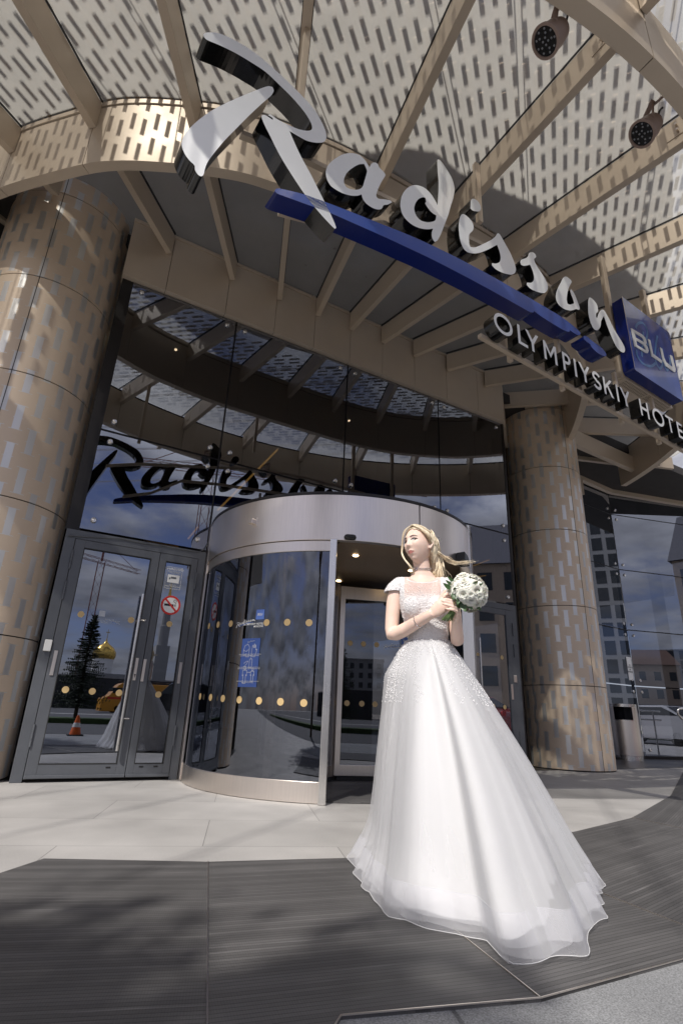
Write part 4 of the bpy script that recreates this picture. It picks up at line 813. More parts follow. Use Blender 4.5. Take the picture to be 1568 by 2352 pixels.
# ------------------------------------------------------------------ logo and poster on the drum glass (same letter shapes, small)
allp = [p for loops, kd in GL for lp in loops for p in lp]
umin, umax = min(p[0] for p in allp), max(p[0] for p in allp); zmin = min(p[1] for p in allp); zmax = max(p[1] for p in allp)
def logo(fn, k, parent, white='white_paint', blue='blue_face', mirror=1, text=True, board=True):
    """script + board + caption; fn maps metres (x right, y up) to the surface"""
    lg = None
    for mm, kd in ((white, 'w'), ('logo_blue', 'b')):
        mb = MB()
        for loops, kk in GL:
            if kk != kd: continue
            L2_ = [[((p[0]-umin)*k, (p[1]-4.05)*k*.82+(p[0]-umin)*k*.10) for p in lp][::4] for lp in loops]
            vs, fs = curve_mesh(L2_, .0004); shape_mb(mb, vs, fs, lambda x, y, z: fn(x*mirror, y, z))
        o = mb.build('logo_lettering' if kd == 'w' else 'logo_stroke', mm, parent if lg is None else lg, fixn=False); lg = lg or o
    if board:
        x0 = (umax-umin)*k+.006; s = .075*k/.038; mb = MB(); P = [(x0, .0+.062), (x0+s, .062), (x0+s, .062+s), (x0, .062+s)]
        vs, fs = curve_mesh([P], .0004); shape_mb(mb, vs, fs, lambda x, y, z: fn(x*mirror, y, z)); mb.build('logo_square', 'logo_blue' if white == 'white_paint' else white, lg, fixn=False)
        if white == 'white_paint':
            vs, fs = text_mesh('BLU', .032, .0004, bold=.0006); mb = MB(); shape_mb(mb, vs, fs, lambda x, y, z: fn((x+x0+s/2)*mirror, y+.062+s/2, z+.001)); mb.build('lettering', white, lg, fixn=False)
        if text:
            for tx, yy, sz in (('OLYMPIYSKIY HOTEL', .020, .026), ('MOSCOW', -.004, .024)):
                vs, fs = text_mesh(tx, sz, .0004, 'RIGHT', bold=.0005); mb = MB(); shape_mb(mb, vs, fs, lambda x, y, z: fn((x+x0+s)*mirror, y+yy, z)); mb.build('lettering', white, lg, fixn=False)
pr('logo_blue', (.10, .19, .55), .4)
pr('white_film', (.42, .45, .50), .5)
fn = wrapc(*DC(462, 985)); logo(fn, .0475, rv)
p0 = at_plane(722.7+596*.26553, 1212.7+1040*.26553, wp+wn*.007, np.array(wn)); wX = Vector((wt.x, wt.y, 0))
logo(lambda x, y, z: p0+wX*x+Vector((0, 0, y))+wn*(z+.001), .044, w1)
pl = at_y(*FC(872, 765), ya+.019); logo(lambda x, y, z: pl+Vector((x, -z-.0005, y)), .030, l1, white='white_film', mirror=-1, text=False)
flat(l1, 'lettering', 'OLYMPIYSKIY HOTEL\nMOSCOW', .016, (pl.x-.15, pl.y-.001, pl.z+.01), 'white_film', ax=((-1, 0, 0), (0, 0, 1)))
PC = lambda x, y: ((860+x*.14451)/1.6327, (2280+y*.14451)/1.6327)
fn = wrapc(*PC(515, 1410)); pw, ph = .0, .0
q1 = at_cyl(*PC(342, 785), *DR, RD-.008); q2 = at_cyl(*PC(802, 775), *DR, RD-.008); q3 = at_cyl(*PC(460, 2035), *DR, RD-.008)
a1_ = math.atan2(q1.y-DR[1], q1.x-DR[0]); a2_ = math.atan2(q2.y-DR[1], q2.x-DR[0]); pw = abs(a2_-a1_)*RD/2; ph = (q1.z-q3.z)/2
mb = MB(); k = 10; P = [fn(-pw+2*pw*i/k, s_*ph) for s_ in (-1, 1) for i in range(k+1)]; Q = [fn(-pw+2*pw*i/k, s_*ph, .002) for s_ in (-1, 1) for i in range(k+1)]
mb.add(P, [(i, i+1, k+2+i, k+1+i) for i in range(k)]); mb.add(Q, [(i, i+1, k+2+i, k+1+i) for i in range(k)]); po = mb.build('hygiene_poster', 'poster_blue', rv, fixn=False)
def ptext(tx, y, sz, bold=.0002):
    vs, fs = text_mesh(tx, sz, .0003, bold=bold); m_ = MB(); shape_mb(m_, vs, fs, lambda x, yy, z: fn(x, yy+y, .003)); m_.build('lettering', 'white_paint', po, fixn=False)
logo(lambda x, y, z: fn(x-.04, y+ph*.80, .003), .017, po, board=False)
ptext('НОСИТЕ ЗАЩИТНЫЕ ПЕРЧАТКИ И МАСКУ\nWEAR DISPOSABLE GLOVES AND MASK', ph*.30, .0125); ptext('ЧАЩЕ МОЙТЕ ИЛИ ДЕЗИНФИЦИРУЙТЕ РУКИ\nWASH OR DISINFECT YOUR HANDS MORE OFTEN', -ph*.235, .0115); ptext('СОБЛЮДАЙТЕ СОЦИАЛЬНУЮ ДИСТАНЦИЮ\nKEEP A SOCIAL DISTANCE', -ph*.80, .0115)
mb = MB()
def pline(P, w=.0013):
    for a, b in zip(P[:-1], P[1:]):
        a, b = Vector(a), Vector(b); d = (b-a); 
        if d.length < 1e-6: continue
        d.normalize(); n_ = Vector((-d.y, d.x))*w; mb.add([fn(*(a+n_), .003), fn(*(b+n_), .003), fn(*(b-n_), .003), fn(*(a-n_), .003)], [(0, 1, 2, 3)])
s_ = pw/.32
def ic(ox, oy, P, sc=1.): return [(ox+x*sc, oy+y*sc) for x, y in P]
pline(ic(-.045, ph*.50, [(-.03, -.05), (-.035, 0), (-.02, .045), (.015, .055), (.035, .03), (.035, -.06), (.0, -.06), (.0, -.03), (-.03, -.05)], 1.)); pline(ic(-.045, ph*.50, [(-.03, 0), (.0, -.01), (.03, .01)]))
pline(ic(.05, ph*.50, [(-.02, -.06), (-.03, -.02), (-.025, .03), (-.018, .05), (-.01, .02), (-.002, .06), (.004, .02), (.014, .05), (.016, .0), (.032, .01), (.02, -.03), (.012, -.06), (-.02, -.06)]))
pline(ic(.02, -.0, [(-.015, -.05), (-.015, .03), (.015, .03), (.015, -.05), (-.015, -.05)])); pline(ic(.02, 0, [(0, .03), (0, .06), (-.02, .06)])); pline(ic(-.03, -.01, [(-.03, -.03), (0, -.01), (.02, .02), (.0, .02), (-.03, 0)]))
for ox, sc in ((-.04, 1.3), (.05, 1.)):
    pline(ic(ox, -ph*.5, [(-.012, -.06), (-.012, 0), (-.02, -.01), (-.018, .03), (.018, .03), (.02, -.01), (.012, 0), (.012, -.06), (-.012, -.06)], sc)); pline(ic(ox, -ph*.5+.045*sc, [(.01*math.cos(rad(a)), .012*math.sin(rad(a))) for a in range(0, 361, 45)], sc))
pline([(-.012, -ph*.5+.02), (.03, -ph*.5+.02)]); mb.build('pictogram', 'white_paint', po, fixn=False)
# ------------------------------------------------------------------ glass wing to the right of the column
PA0, PC0 = Vector((8.9, 7.72)), Vector((12.45, 7.96)); dB = Vector((math.sin(rad(105)), math.cos(rad(105)))); PB1 = PC0+dB*2.6; PB2 = PC0+dB*5.2
sw = thing('glass_wing', (11.9, 7.6, 0), 'faceted dark glass wall right of the columns behind the litter bin', 'glass wall')
def gpanel(p, q, z0, z1):
    t = (q-p).normalized(); a, b = p+t*.012, q-t*.012; MB().beam(a, b, .012, z0+.012, z1-.012).build('pane', 'facade_glass', sw)
    n = Vector((t.y, -t.x, 0)); 
    for s in (a+t*.13, b-t*.13):
        for z in (z0+.13, z1-.13):
            MB().lathe(Vector((s.x, s.y, z))+n*.006, [(.03, 0), (.034, .006), (.033, .02), (.026, .027), (.012, .025)], 18, None, (Vector((t.x, t.y, 0)), Vector((0, 0, 1)), n)).build('glass_bolt', 'steel_bright', sw, auto=40)
ZR = [.06, 1.55, 2.84, 4.33, 5.8, 7.2]
for p, q in ((PA0, PC0), (PC0, PB1), (PB1, PB2)):
    for a, b in zip(ZR[:-1], ZR[1:]): gpanel(p, q, a, b)
    t = (q-p).normalized(); n = Vector((t.y, -t.x))
    for z in ZR[2:]: MB().beam(p-n*.04, q-n*.04, .06, z-.012, z+.012).build('transom', 'black_metal', sw)
    MB().beam(p-n*.02, q-n*.02, .05, 0, .07).build('base_rail', 'black_metal', sw)
    m_ = (p+q)/2-n*.25; MB().beam(m_-n*.2, m_+n*.2, .018, 0, 7.).build('glass_fin', 'dark_glass', sw)
for p in (PA0, PC0, PB1, PB2): MB().cyl(p+Vector((0, .06)), .03, 0, 7.2, 10).build('mullion', 'black_metal', sw)
zf = at_y(1378, 1066, 7.55).z
MB().beam(PA0+Vector((-1.0, -.1)), Vector((11.1, 7.76)), .12, 5.95, 7.0).build('fascia_panel', 'champagne', sw)
MB().beam(Vector((11.103, 7.76)), PC0+Vector((0, -.1)), .12, 6.35, 7.3).build('fascia_panel', 'champagne', sw)
MB().beam(PC0+Vector((.003, -.1)), PB2, .12, 6.35, 7.3).build('fascia_panel', 'champagne', sw)
MB().beam((8.7, 6.2), (11.0, 6.3), .11, 5.98, 6.33).build('side_beam', 'champagne', sw, bevel=.004)
MB().box((8.0, 7.6, 0), (8.9, 7.8, 6.4)).build('return_wall', 'anthracite', sw)
# litter bin
bc = at_z(1453, 1748); bc = Vector((bc.x+.10, bc.y+.18, 0)); bn = thing('litter_bin', bc, 'brushed steel litter bin with a square opening behind the right column', 'litter bin')
to = Vector((-bc.x, -bc.y, 0)).normalized(); yw = math.atan2(to.y, to.x)+.10; f = Vector((math.cos(yw), math.sin(yw), 0)); s_ = Vector((-f.y, f.x, 0)); RB = .31
def barc(r, a0, a1, z0, z1, th=.012, n=24):
    return MB().arcwall((bc.x, bc.y), r-th, r, z0, z1, yw+a0, yw+a1, n)
b_ = .62
barc(RB, -1.5, 1.5, .10, .80).build('front_shell', 'steel', bn, auto=40); 
barc(RB, -1.5, -b_, .80, 1.06).build('front_shell', 'steel', bn, auto=40); barc(RB, b_, 1.5, .80, 1.06).build('front_shell', 'steel', bn, auto=40)
barc(RB+.002, -1.5, 1.5, 1.06, 1.12).build('top_band', 'steel_bright', bn, auto=40); barc(RB+.004, -b_-.08, b_+.08, .785, .80, .02).build('opening_lip', 'steel_bright', bn, auto=40)
barc(RB, 1.55, 2*math.pi-1.55, .10, 1.12).build('back_shell', 'anthracite', bn, auto=40)
MB().cyl((bc.x, bc.y), RB-.012, 1.10, 1.115, 32).build('lid', 'steel', bn); MB().cyl((bc.x, bc.y), RB-.004, 0, .095, 32).build('base_ring', 'steel_bright', bn, auto=40)
MB().cyl((bc.x, bc.y), RB-.03, .09, .75, 24).build('liner', 'black_plastic', bn)
# handrail at the right edge
hr = thing('handrail', (12.0, 6.6, 0), 'bent steel tube handrail at the right edge in front of the glass', 'handrail')
a, b = Vector((11.75, 6.69, 1.06)), Vector((14.0, 6.0, 1.06)); mb = MB()
pts = [b, a+Vector((.12, -.037, 0)), a+Vector((.04, -.012, -.012)), a+Vector((0, 0, -.05)), a+Vector((.01, 0, -.12)), a+Vector((.08, -.02, -.20)), a+Vector((.2, -.06, -.215)), b+Vector((0, 0, -.215))]
mb.ring(pts, .021, 14).build('rail_loop', 'steel_bright', hr, smooth=True)
for t in (.25, .9): p = a.lerp(b, t); MB().ring([(p.x, p.y, 0), (p.x, p.y, 1.06)], .02, 12).build('upright', 'steel_bright', hr, auto=40)
# notice stuck on the glass near the corner
p = PC0+(PA0-PC0).normalized()*.16; t = (PC0-PA0).normalized(); n = Vector((t.y, -t.x, 0)); c_ = Vector((p.x, p.y, 1.93))+n*.02
nb = MB().obox(c_, (Vector((t.x, t.y, 0)), n, (0, 0, 1)), (.10, .001, .26)).build('glass_notice', 'white_paint', sw)
vs, fs = text_mesh('НЕ\nКУРИТЬ\nNO\nSMOKING', .05, .0005); mb = MB(); shape_mb(mb, vs, fs, lambda x, y, z: c_+Vector((t.x, t.y, 0))*x+Vector((0, 0, y))+n*(.003+z)); mb.build('lettering', 'black_plastic', nb, fixn=False)
# ------------------------------------------------------------------ what stands behind the camera (seen mirrored in the glass), plus one unseen tree added for shade
pr('needles', (.022, .035, .016), .7, var=.35, vscale=9); pr('bark', (.07, .05, .035), .9)
pr('van_yellow', (.62, .27, .02), .35, coat=.4); pr('car_white', (.6, .6, .62), .25, coat=.6); pr('car_black', (.015, .015, .018), .15, coat=1.); pr('car_silver', (.33, .34, .36), .25, .5, coat=.6); pr('car_red', (.35, .02, .02), .25, coat=.6)
pr('window_dark', (.03, .035, .04), .1); pr('tyre', (.02, .02, .02), .8); pr('orange', (.75, .14, .02), .5)
pr('render_beige', (.42, .33, .25), .85, var=.08); pr('render_grey', (.30, .30, .30), .85, var=.08); pr('roof_brown', (.10, .055, .04), .8, var=.2); pr('roof_slate', (.09, .09, .11), .7, var=.1); pr('crane_red', (.20, .06, .05), .5); pr('fence_dark', (.035, .035, .038), .6); pr('tail_red', (.5, .01, .01), .3)
def conifer(x, y, h, label):
    t = thing('spruce_tree', (x, y, 0), label, 'tree', 'spruces on the verge')
    MB().ring([(x, y, 0), (x, y, h*.5), (x, y, h*.98)], [.07, .045, .01], 8).build('trunk', 'bark', t)
    r = random.Random(int(h*100)); mb = MB()
    for i in range(40):
        z = h*(.16+.83*(i/39)**.95); L_ = (h-z)*.33+.06
        for k in range(9):
            a = r.uniform(0, 6.283); l = L_*r.uniform(.65, 1.15); d = Vector((math.cos(a), math.sin(a), -.12-.1*r.random())); s = Vector((-d.y, d.x, 0))
            for j in range(9):
                q = Vector((x, y, z))+d*l*(j+.6)/9+Vector((0, 0, .06*(j/9)**2)); w = l*.20*(1.15-j/9)
                for sg_ in (-1, 1):
                    e = q+s*sg_*w*r.uniform(.6, 1.1)+d*.07+Vector((0, 0, r.uniform(-.03, .03))); u_ = (e-q).cross(Vector((0, 0, 1))).normalized()*.012+Vector((0, 0, r.uniform(-.014, .014)))
                    mb.add([q-u_, q+u_, e], [(0, 1, 2)])
                    e2 = q+s*sg_*w*.6+Vector((0, 0, -.05-.03*r.random())); mb.add([q, q+d*.04, e2], [(0, 1, 2)])
    mb.build('crown', 'needles', t, fixn=False)
conifer(2.05, -9.75, 3.75, 'dark young spruce on the grass verge opposite the doors, nearest the yellow van')
conifer(9.5, -9.9, 4.4, 'taller dark spruce on the grass verge further along the drive')
def wheel(mb, c, r, w): mb.lathe(c, [(r*.55, -w/2), (r, -w/2+.02), (r, w/2-.02), (r*.55, w/2)], 20, 'tyre', ((1, 0, 0), (0, 0, 1), (0, 1, 0))); mb.lathe(Vector(c)+Vector((0, -w/2-.004, 0)), [(r*.55, 0), (r*.5, .03)], 16, 'steel', ((1, 0, 0), (0, 0, 1), (0, 1, 0)))
def car(x, y, rz, paint, label, L_=4.4, H=1.45, W_=1.78, name='parked_car', cat='car', prof=None):
    t = thing(name, (0, 0, 0), label, cat, 'vehicles around the forecourt')
    P = prof or [(-.5, .30), (-.5, .62), (-.46, .70), (-.26, .74), (-.12, 1.0), (.22, 1.0), (.38, .72), (.485, .66), (.5, .55), (.5, .28)]
    for part in ('body',):
        k = MB(); pts = [(px_*L_, -W_/2+ (0.0), pz*H if pz > .35 else pz*.75) for px_, pz in P]; k.prism(pts, (0, W_, 0)); b = k.build('body', paint, t, bevel=.05)
    if not prof:
        MB().prism([(px_*L_, -W_/2-.006, pz*H) for px_, pz in ((-.24, .75), (-.125, .955), (.21, .955), (.345, .75))], (0, W_+.012, 0)).build('side_window', 'window_dark', t)
        MB().prism([(-.252*L_, -W_/2+.12, .755*H), (-.252*L_, W_/2-.12, .755*H), (-.135*L_, W_/2-.16, .975*H), (-.135*L_, -W_/2+.16, .975*H)], (-.02, 0, .01)).build('windscreen', 'window_dark', t)
        MB().prism([(.37*L_, -W_/2+.12, .755*H), (.37*L_, W_/2-.12, .755*H), (.235*L_, W_/2-.16, .975*H), (.235*L_, -W_/2+.16, .975*H)], (.02, 0, .01)).build('rear_window', 'window_dark', t)
        for s in (-1, 1):
            MB().box((-.505*L_, s*W_*.36-.14, .58*H), (-.49*L_, s*W_*.36+.14, .65*H)).build('headlight', 'lens', t, bevel=.01); MB().box((.49*L_, s*W_*.38-.12, .55*H), (.506*L_, s*W_*.38+.12, .66*H)).build('tail_light', 'tail_red', t, bevel=.01)
    for sx_ in (-.31, .31):
        for sy_ in (-1, 1):
            k = MB(); wheel(k, (sx_*L_, sy_*(W_/2-.10), .32), .32, .2); k.build('wheel', None, t)
    t.location = (x, y, 0); t.rotation_euler = (0, 0, rz); return t
vp = [(-.5, .12), (-.5, .46), (-.42, .56), (-.33, .92), (-.29, 1.), (.49, 1.), (.5, .95), (.5, .12)]
van = car(8.6, -33, 0, 'van_yellow', 'yellow van with a red stripe and roof rack on the far road', 6., 2.1, 2., 'van', 'van', vp)
MB().box((-2.6, -1.008, .95), (2.95, 1.008, 1.08)).build('stripe', 'red', van); MB().box((-2.3, -1.012, 1.35), (-1.2, 1.012, 1.75)).build('side_window', 'window_dark', van); MB().box((1.3, -1.012, 1.35), (2.5, 1.012, 1.72)).build('side_window', 'window_dark', van)
mb = MB()
for y in (-.8, .8): mb.ring([(-1.8, y, 2.28), (2.6, y, 2.28)], .02, 6)
for i in range(7): mb.ring([(-1.8+i*.73, -.8, 2.1), (-1.8+i*.73, -.8, 2.28), (-1.8+i*.73, .8, 2.28), (-1.8+i*.73, .8, 2.1)], .015, 6)
mb.build('roof_rack', 'black_metal', van)
car(5.6, -7.0, 1.25, 'car_black', 'black car parked nose-in on the drive, first of the row', 4.7, 1.42)
car(8.2, -6.2, 1.2, 'car_white', 'white car parked nose-in on the drive'); car(11.0, -4.8, 1.35, 'car_silver', 'silver car parked on the drive next to the white car'); car(14.5, -4., 1.3, 'car_red', 'red car parked furthest right on the drive'); car(18.5, -2.5, 1.1, 'car_white', 'second white car, parked beyond the red car')
car(20, -31, 0, 'car_silver', 'silver car passing on the far road'); car(28, -29, .1, 'car_black', 'black car passing on the far road behind the silver one')
tc_ = thing('traffic_cone', (1.36, -1.62, 0), 'orange traffic cone with a white band on the drive', 'traffic cone'); c_ = (1.36, -1.62, 0)
MB().box((1.2, -1.78, .004), (1.52, -1.46, .03)).build('cone_base', 'rubber', tc_); MB().lathe(c_, [(.12, .03), (.025, .42)], 20).build('cone_body', 'orange', tc_, auto=40); MB().lathe(c_, [(.088, .18), (.064, .27)], 20).build('reflective_band', 'white_paint', tc_, auto=40)
fe = thing('fence', (0, -52, 0), 'tall dark corrugated construction fence beyond the road', 'fence'); mb = MB()
for i in range(-40, 90): mb.box((i*1.2, -52, 0), (i*1.2+1.0, -51.9, 3.1)); mb.box((i*1.2+1.0, -52.06, 0), (i*1.2+1.2, -51.96, 3.1))
mb.build('corrugated_panels', 'fence_dark', fe); mb = MB(); mb.box((-48, -52.2, 3.1), (107, -51.85, 3.25)); mb.build('top_rail', 'concrete', fe)
def building(name, label, c, w, d, h, rz, wall, rows, cols, roof=None, wz=1.5, ww=1.1, first=1.5, rh=3.):
    t = thing(name, (0, 0, 0), label, 'building', 'buildings across the road'); MB().box((-w/2, -d/2, 0), (w/2, d/2, h)).build('wall', wall, t)
    if roof: MB().prism([(-w/2-.3, -d/2-.4, h), (-w/2-.3, d/2+.4, h), (-w/2-.3, 0, h+rh)], (w+.6, 0, 0)).build('roof', roof, t)
    else: MB().box((-w/2-.2, -d/2-.2, h), (w/2+.2, d/2+.2, h+.5)).build('cornice', 'concrete', t)
    first_w = None
    fh = (h-first)/rows
    for i in range(rows):
        for j in range(cols):
            if first_w is None: o = MB().box((-ww/2, -d/2-.05, 0), (ww/2, -d/2+.05, wz)).build('window', 'window_dark', t); first_w = o
            else: o = first_w.copy(); COL.objects.link(o); o.parent = t
            o.location = (-w/2+(j+.5)*w/cols, 0, first+i*fh+.4)
    t.location = c; t.rotation_euler = (0, 0, rz); return t
B_1 = building('apartment_house', 'beige apartment house with slate mansard roof and dormers, mirrored in the right door', (52, -32, 0), 20, 14, 17, rad(45-180), 'render_beige', 4, 7, 'roof_slate', 2., 1.6, 3.5, 7)
B_2 = building('office_block', 'long pale office block with rows of windows far beyond the road', (115, -205, 0), 90, 20, 27, rad(30-180), 'render_grey', 4, 24, None, 3., 2., 13)
B_3 = building('tower_block', 'tall dark grid tower block rising beyond the fence', (150, -70, 0), 26, 20, 70, rad(60-180), 'render_grey', 14, 7, None, 3.6, 2.6, 3)
B_4 = building('housing_block', 'grey housing block left of the church', (-20, -190, 0), 50, 15, 18, rad(180), 'render_grey', 5, 16, None, 1.8, 1.4, 2)
B_5 = building('brick_house', 'brown roofed house between the church and the office block', (62, -110, 0), 36, 14, 13, rad(12-180), 'render_beige', 3, 12, 'roof_brown', 1.8, 1.3, 2, 4)
ch = thing('church', (31, -250, 0), 'pale church with a large golden onion dome', 'church'); c_ = (31, -250, 0)
MB().box((18, -262, 0), (44, -240, 12)).build('nave', 'render_grey', ch); MB().lathe((31, -250, 12), [(4.3, 0), (4.3, 6), (4.5, 6.3)], 24).build('drum', 'white_paint', ch)
MB().lathe((31, -250, 18), [(4.2, 0), (4.9, 1.6), (4.8, 3.2), (3.6, 5.2), (1.6, 6.6), (.5, 7.6), (.15, 9), (.15, 10.2)], 32).build('dome', 'gold_metal', ch, auto=40)
mb = MB(); mb.box((30.9, -250.1, 28), (31.1, -249.9, 31)); mb.box((30.2, -250.1, 29.6), (31.8, -249.9, 29.9)); mb.build('cross', 'gold_metal', ch)
bt = thing('bell_tower', (55, -250, 0), 'slender bell tower with a golden spire right of the dome', 'tower'); MB().box((52, -253, 0), (58, -247, 26)).build('tower_base', 'render_grey', bt); MB().lathe((55, -250, 26), [(2.4, 0), (2.4, 9), (2., 9.2), (1.8, 16)], 12).build('belfry', 'render_grey', bt); MB().lathe((55, -250, 42), [(1.5, 0), (.1, 14)], 12).build('spire', 'gold_metal', bt)
def crane(x, y, h, L_, a, label):
    t = thing('tower_crane', (x, y, 0), label, 'crane', 'tower cranes'); mb = MB(); w = .9
    def truss(p, q, w, n, mb):
        p, q = Vector(p), Vector(q); d = (q-p).normalized(); s = d.cross(Vector((0, 0, 1))) if abs(d.z) < .9 else Vector((1, 0, 0)); s.normalize(); u = d.cross(s)
        cs = [s*i*w+u*j*w for i, j in ((-1, -1), (1, -1), (1, 1), (-1, 1))]
        for c in cs: mb.ring([p+c, q+c], .07, 4)
        for i in range(n):
            a0 = p.lerp(q, i/n); b0 = p.lerp(q, (i+1)/n)
            for k in range(4): mb.ring([a0+cs[k], b0+cs[(k+1) % 4]], .035, 3)
    truss((x, y, 0), (x, y, h), w, 14, mb); mb.build('mast', 'crane_red', t); d = Vector((math.cos(a), math.sin(a), 0)); mb = MB(); truss(Vector((x, y, h))-d*L_*.3, Vector((x, y, h))+d*L_, .6, 24, mb); mb.build('jib', 'crane_red', t)
    mb = MB(); mb.ring([(x, y, h+6), Vector((x, y, h))+d*L_*.7], .08, 4); mb.ring([(x, y, h+6), Vector((x, y, h))-d*L_*.28], .08, 4); mb.ring([(x, y, h), (x, y, h+6)], .3, 4); mb.build('tie_bar', 'crane_red', t)
crane(14, -150, 38, 45, 2.6, 'red lattice tower crane left of the dome'); crane(70, -160, 46, 48, 2.2, 'tall red lattice tower crane above the brown roofed house'); crane(22, -75, 40, 40, .35, 'nearest tower crane, its jib crossing above the spruce')
def leafy(x, y, h, r0, label):
    t = thing('added_shade_tree', (x, y, 0), label, 'tree', 'unseen tree added for its shadow'); r = random.Random(5)
    MB().ring([(x, y, 0), (x+.1, y, h*.35), (x, y+.1, h*.8)], [.16, .12, .03], 10).build('trunk', 'bark', t); mb = MB()
    for k in range(9): a = r.uniform(0, 6.28); mb.ring([(x, y, h*.4), (x+r0*.4*math.cos(a), y+r0*.4*math.sin(a), h*.6), (x+r0*.75*math.cos(a), y+r0*.75*math.sin(a), h*.75+r.uniform(-.5, .7))], [.05, .03, .01], 6)
    mb.build('limb', 'bark', t); mb = MB()
    for k in range(210):
        a, u_ = r.uniform(0, 6.28), r.uniform(-1, 1); q = r0*.8*r.random()**.4; c = Vector((x+q*math.cos(a)*math.sqrt(1-u_*u_), y+q*math.sin(a)*math.sqrt(1-u_*u_), h*.70+q*u_*1.1))
        for j in range(60):
            p = c+Vector((r.gauss(0, .22), r.gauss(0, .22), r.gauss(0, .2))); d = Vector((r.gauss(0, 1), r.gauss(0, 1), r.gauss(0, 1))).normalized(); s = d.cross(Vector((.3, .2, 1))).normalized()
            mb.add([p-s*.055, p+d*.09, p+s*.055, p-d*.09], [(0, 1, 2, 3)])
    mb.build('crown', 'needles', t, fixn=False)
leafy(-6.3, -4.0, 12., 2.0, 'unseen leafy tree added left behind the photographer to shade the front mat')  # tree added out of view so its crown shades the front mat
# ------------------------------------------------------------------ the bride
BR = Vector((1.87, 2.34, .013)); BRZ = math.atan2(-.624, .781)
pr('skin', (.83, .61, .50), .5, 0, var=.03, vscale=14, sub=.12); pr('lips', (.56, .21, .18), .4); pr('eye_dark', (.03, .018, .012), .2); pr('eye_white', (.15, .11, .10), .3); pr('brow', (.13, .075, .045), .7)
pr('satin', (.72, .718, .715), .85, 0, var=.015, vscale=3, spec=.1, bump=.25, bscale=5); pr('sequin', (.84, .83, .83), .35, 0); pr('shoe', (.75, .72, .7), .4)
pr('blonde', (.78, .67, .49), .5, 0, var=.35, vscale=60, stretch=(1, 1, .15)); pr('blonde_dark', (.48, .37, .24), .5, 0, var=.3, vscale=50); pr('petal', (.80, .79, .70), .55, 0, var=.05, vscale=40, sub=.1); pr('leaf', (.045, .10, .03), .4, 0, var=.3, vscale=20); pr('stem', (.13, .20, .07), .5, 0, var=.4, vscale=80); pr('diamante', (.7, .7, .72), .12, .9)
def bodice_mat():
    M, nt, o = newmat('bodice'); L = nt.links.new
    b = N(nt, 'ShaderNodeBsdfPrincipled'); L(b.outputs[0], o.inputs[0]); tc = N(nt, 'ShaderNodeTexCoord')
    v = N(nt, 'ShaderNodeTexVoronoi', _Scale=170.); L(tc.outputs['Object'], v.inputs['Vector']); sx = N(nt, 'ShaderNodeSeparateXYZ'); L(tc.outputs['Object'], sx.inputs[0])
    r = N(nt, 'ShaderNodeMapRange', interpolation_type='SMOOTHSTEP'); r.inputs[1].default_value = 1.275; r.inputs[2].default_value = 1.345; L(sx.outputs[2], r.inputs[0])
    sh = math_(nt, 'LESS_THAN', math_(nt, 'ABSOLUTE', math_(nt, 'ADD', sx.outputs[0], .02)), .098); f = math_(nt, 'MULTIPLY', r.outputs[0], sh)
    mx = N(nt, 'ShaderNodeMix', data_type='RGBA'); L(f, mx.inputs[0]); mx.inputs[6].default_value = (.78, .755, .75, 1); mx.inputs[7].default_value = (.70, .53, .47, 1); L(mx.outputs[2], b.inputs['Base Color']); b.inputs['Roughness'].default_value = .35
    bp = N(nt, 'ShaderNodeBump', _Strength=.8, _Distance=.004); L(v.outputs['Distance'], bp.inputs['Height']); L(bp.outputs[0], b.inputs['Normal'])
bodice_mat()
def tulle(name, op, col=(.74, .74, .75)):
    M, nt, o = newmat(name); L = nt.links.new
    d = N(nt, 'ShaderNodeBsdfDiffuse'); d.inputs[0].default_value = (*col, 1); t = N(nt, 'ShaderNodeBsdfTranslucent'); t.inputs[0].default_value = (*col, 1); g = N(nt, 'ShaderNodeBsdfGlossy'); g.inputs['Roughness'].default_value = .6
    m1 = N(nt, 'ShaderNodeMixShader', _Fac=.4); L(d.outputs[0], m1.inputs[1]); L(t.outputs[0], m1.inputs[2]); m2 = N(nt, 'ShaderNodeMixShader', _Fac=.04); L(m1.outputs[0], m2.inputs[1]); L(g.outputs[0], m2.inputs[2])
    tr = N(nt, 'ShaderNodeBsdfTransparent'); m3 = N(nt, 'ShaderNodeMixShader'); lw = N(nt, 'ShaderNodeLayerWeight', _Blend=.25)
    f = math_(nt, 'MULTIPLY_ADD', lw.outputs['Facing'], .55, op); f = math_(nt, 'MINIMUM', f, .95)
    L(f, m3.inputs[0]); L(tr.outputs[0], m3.inputs[1]); L(m2.outputs[0], m3.inputs[2]); L(m3.outputs[0], o.inputs[0])
tulle('tulle', .30); tulle('organza', .24, (.80, .80, .84))
def P3(a, b, z): return Vector((a, -b, z))
pers = thing('person', BR, 'blonde bride in a white ball gown with cap sleeves holding a white rose bouquet', 'person', rz=BRZ)
def lofted(mb, rows, n=28):   # (a,b,z,rx,ry[,pow])
    k = len(mb.v)
    for a, b, z, rx, ry in rows:
        for j in range(n): w = 2*math.pi*j/n; mb.v.append(P3(a+rx*math.cos(w), b+ry*math.sin(w), z))
    for i in range(len(rows)-1):
        for j in range(n): mb.f.append([k+i*n+j, k+i*n+(j+1) % n, k+(i+1)*n+(j+1) % n, k+(i+1)*n+j]); mb.mi.append(0)
    mb.f.append([k+j for j in range(n)][::-1]); mb.mi.append(0); mb.f.append([k+(len(rows)-1)*n+j for j in range(n)]); mb.mi.append(0)
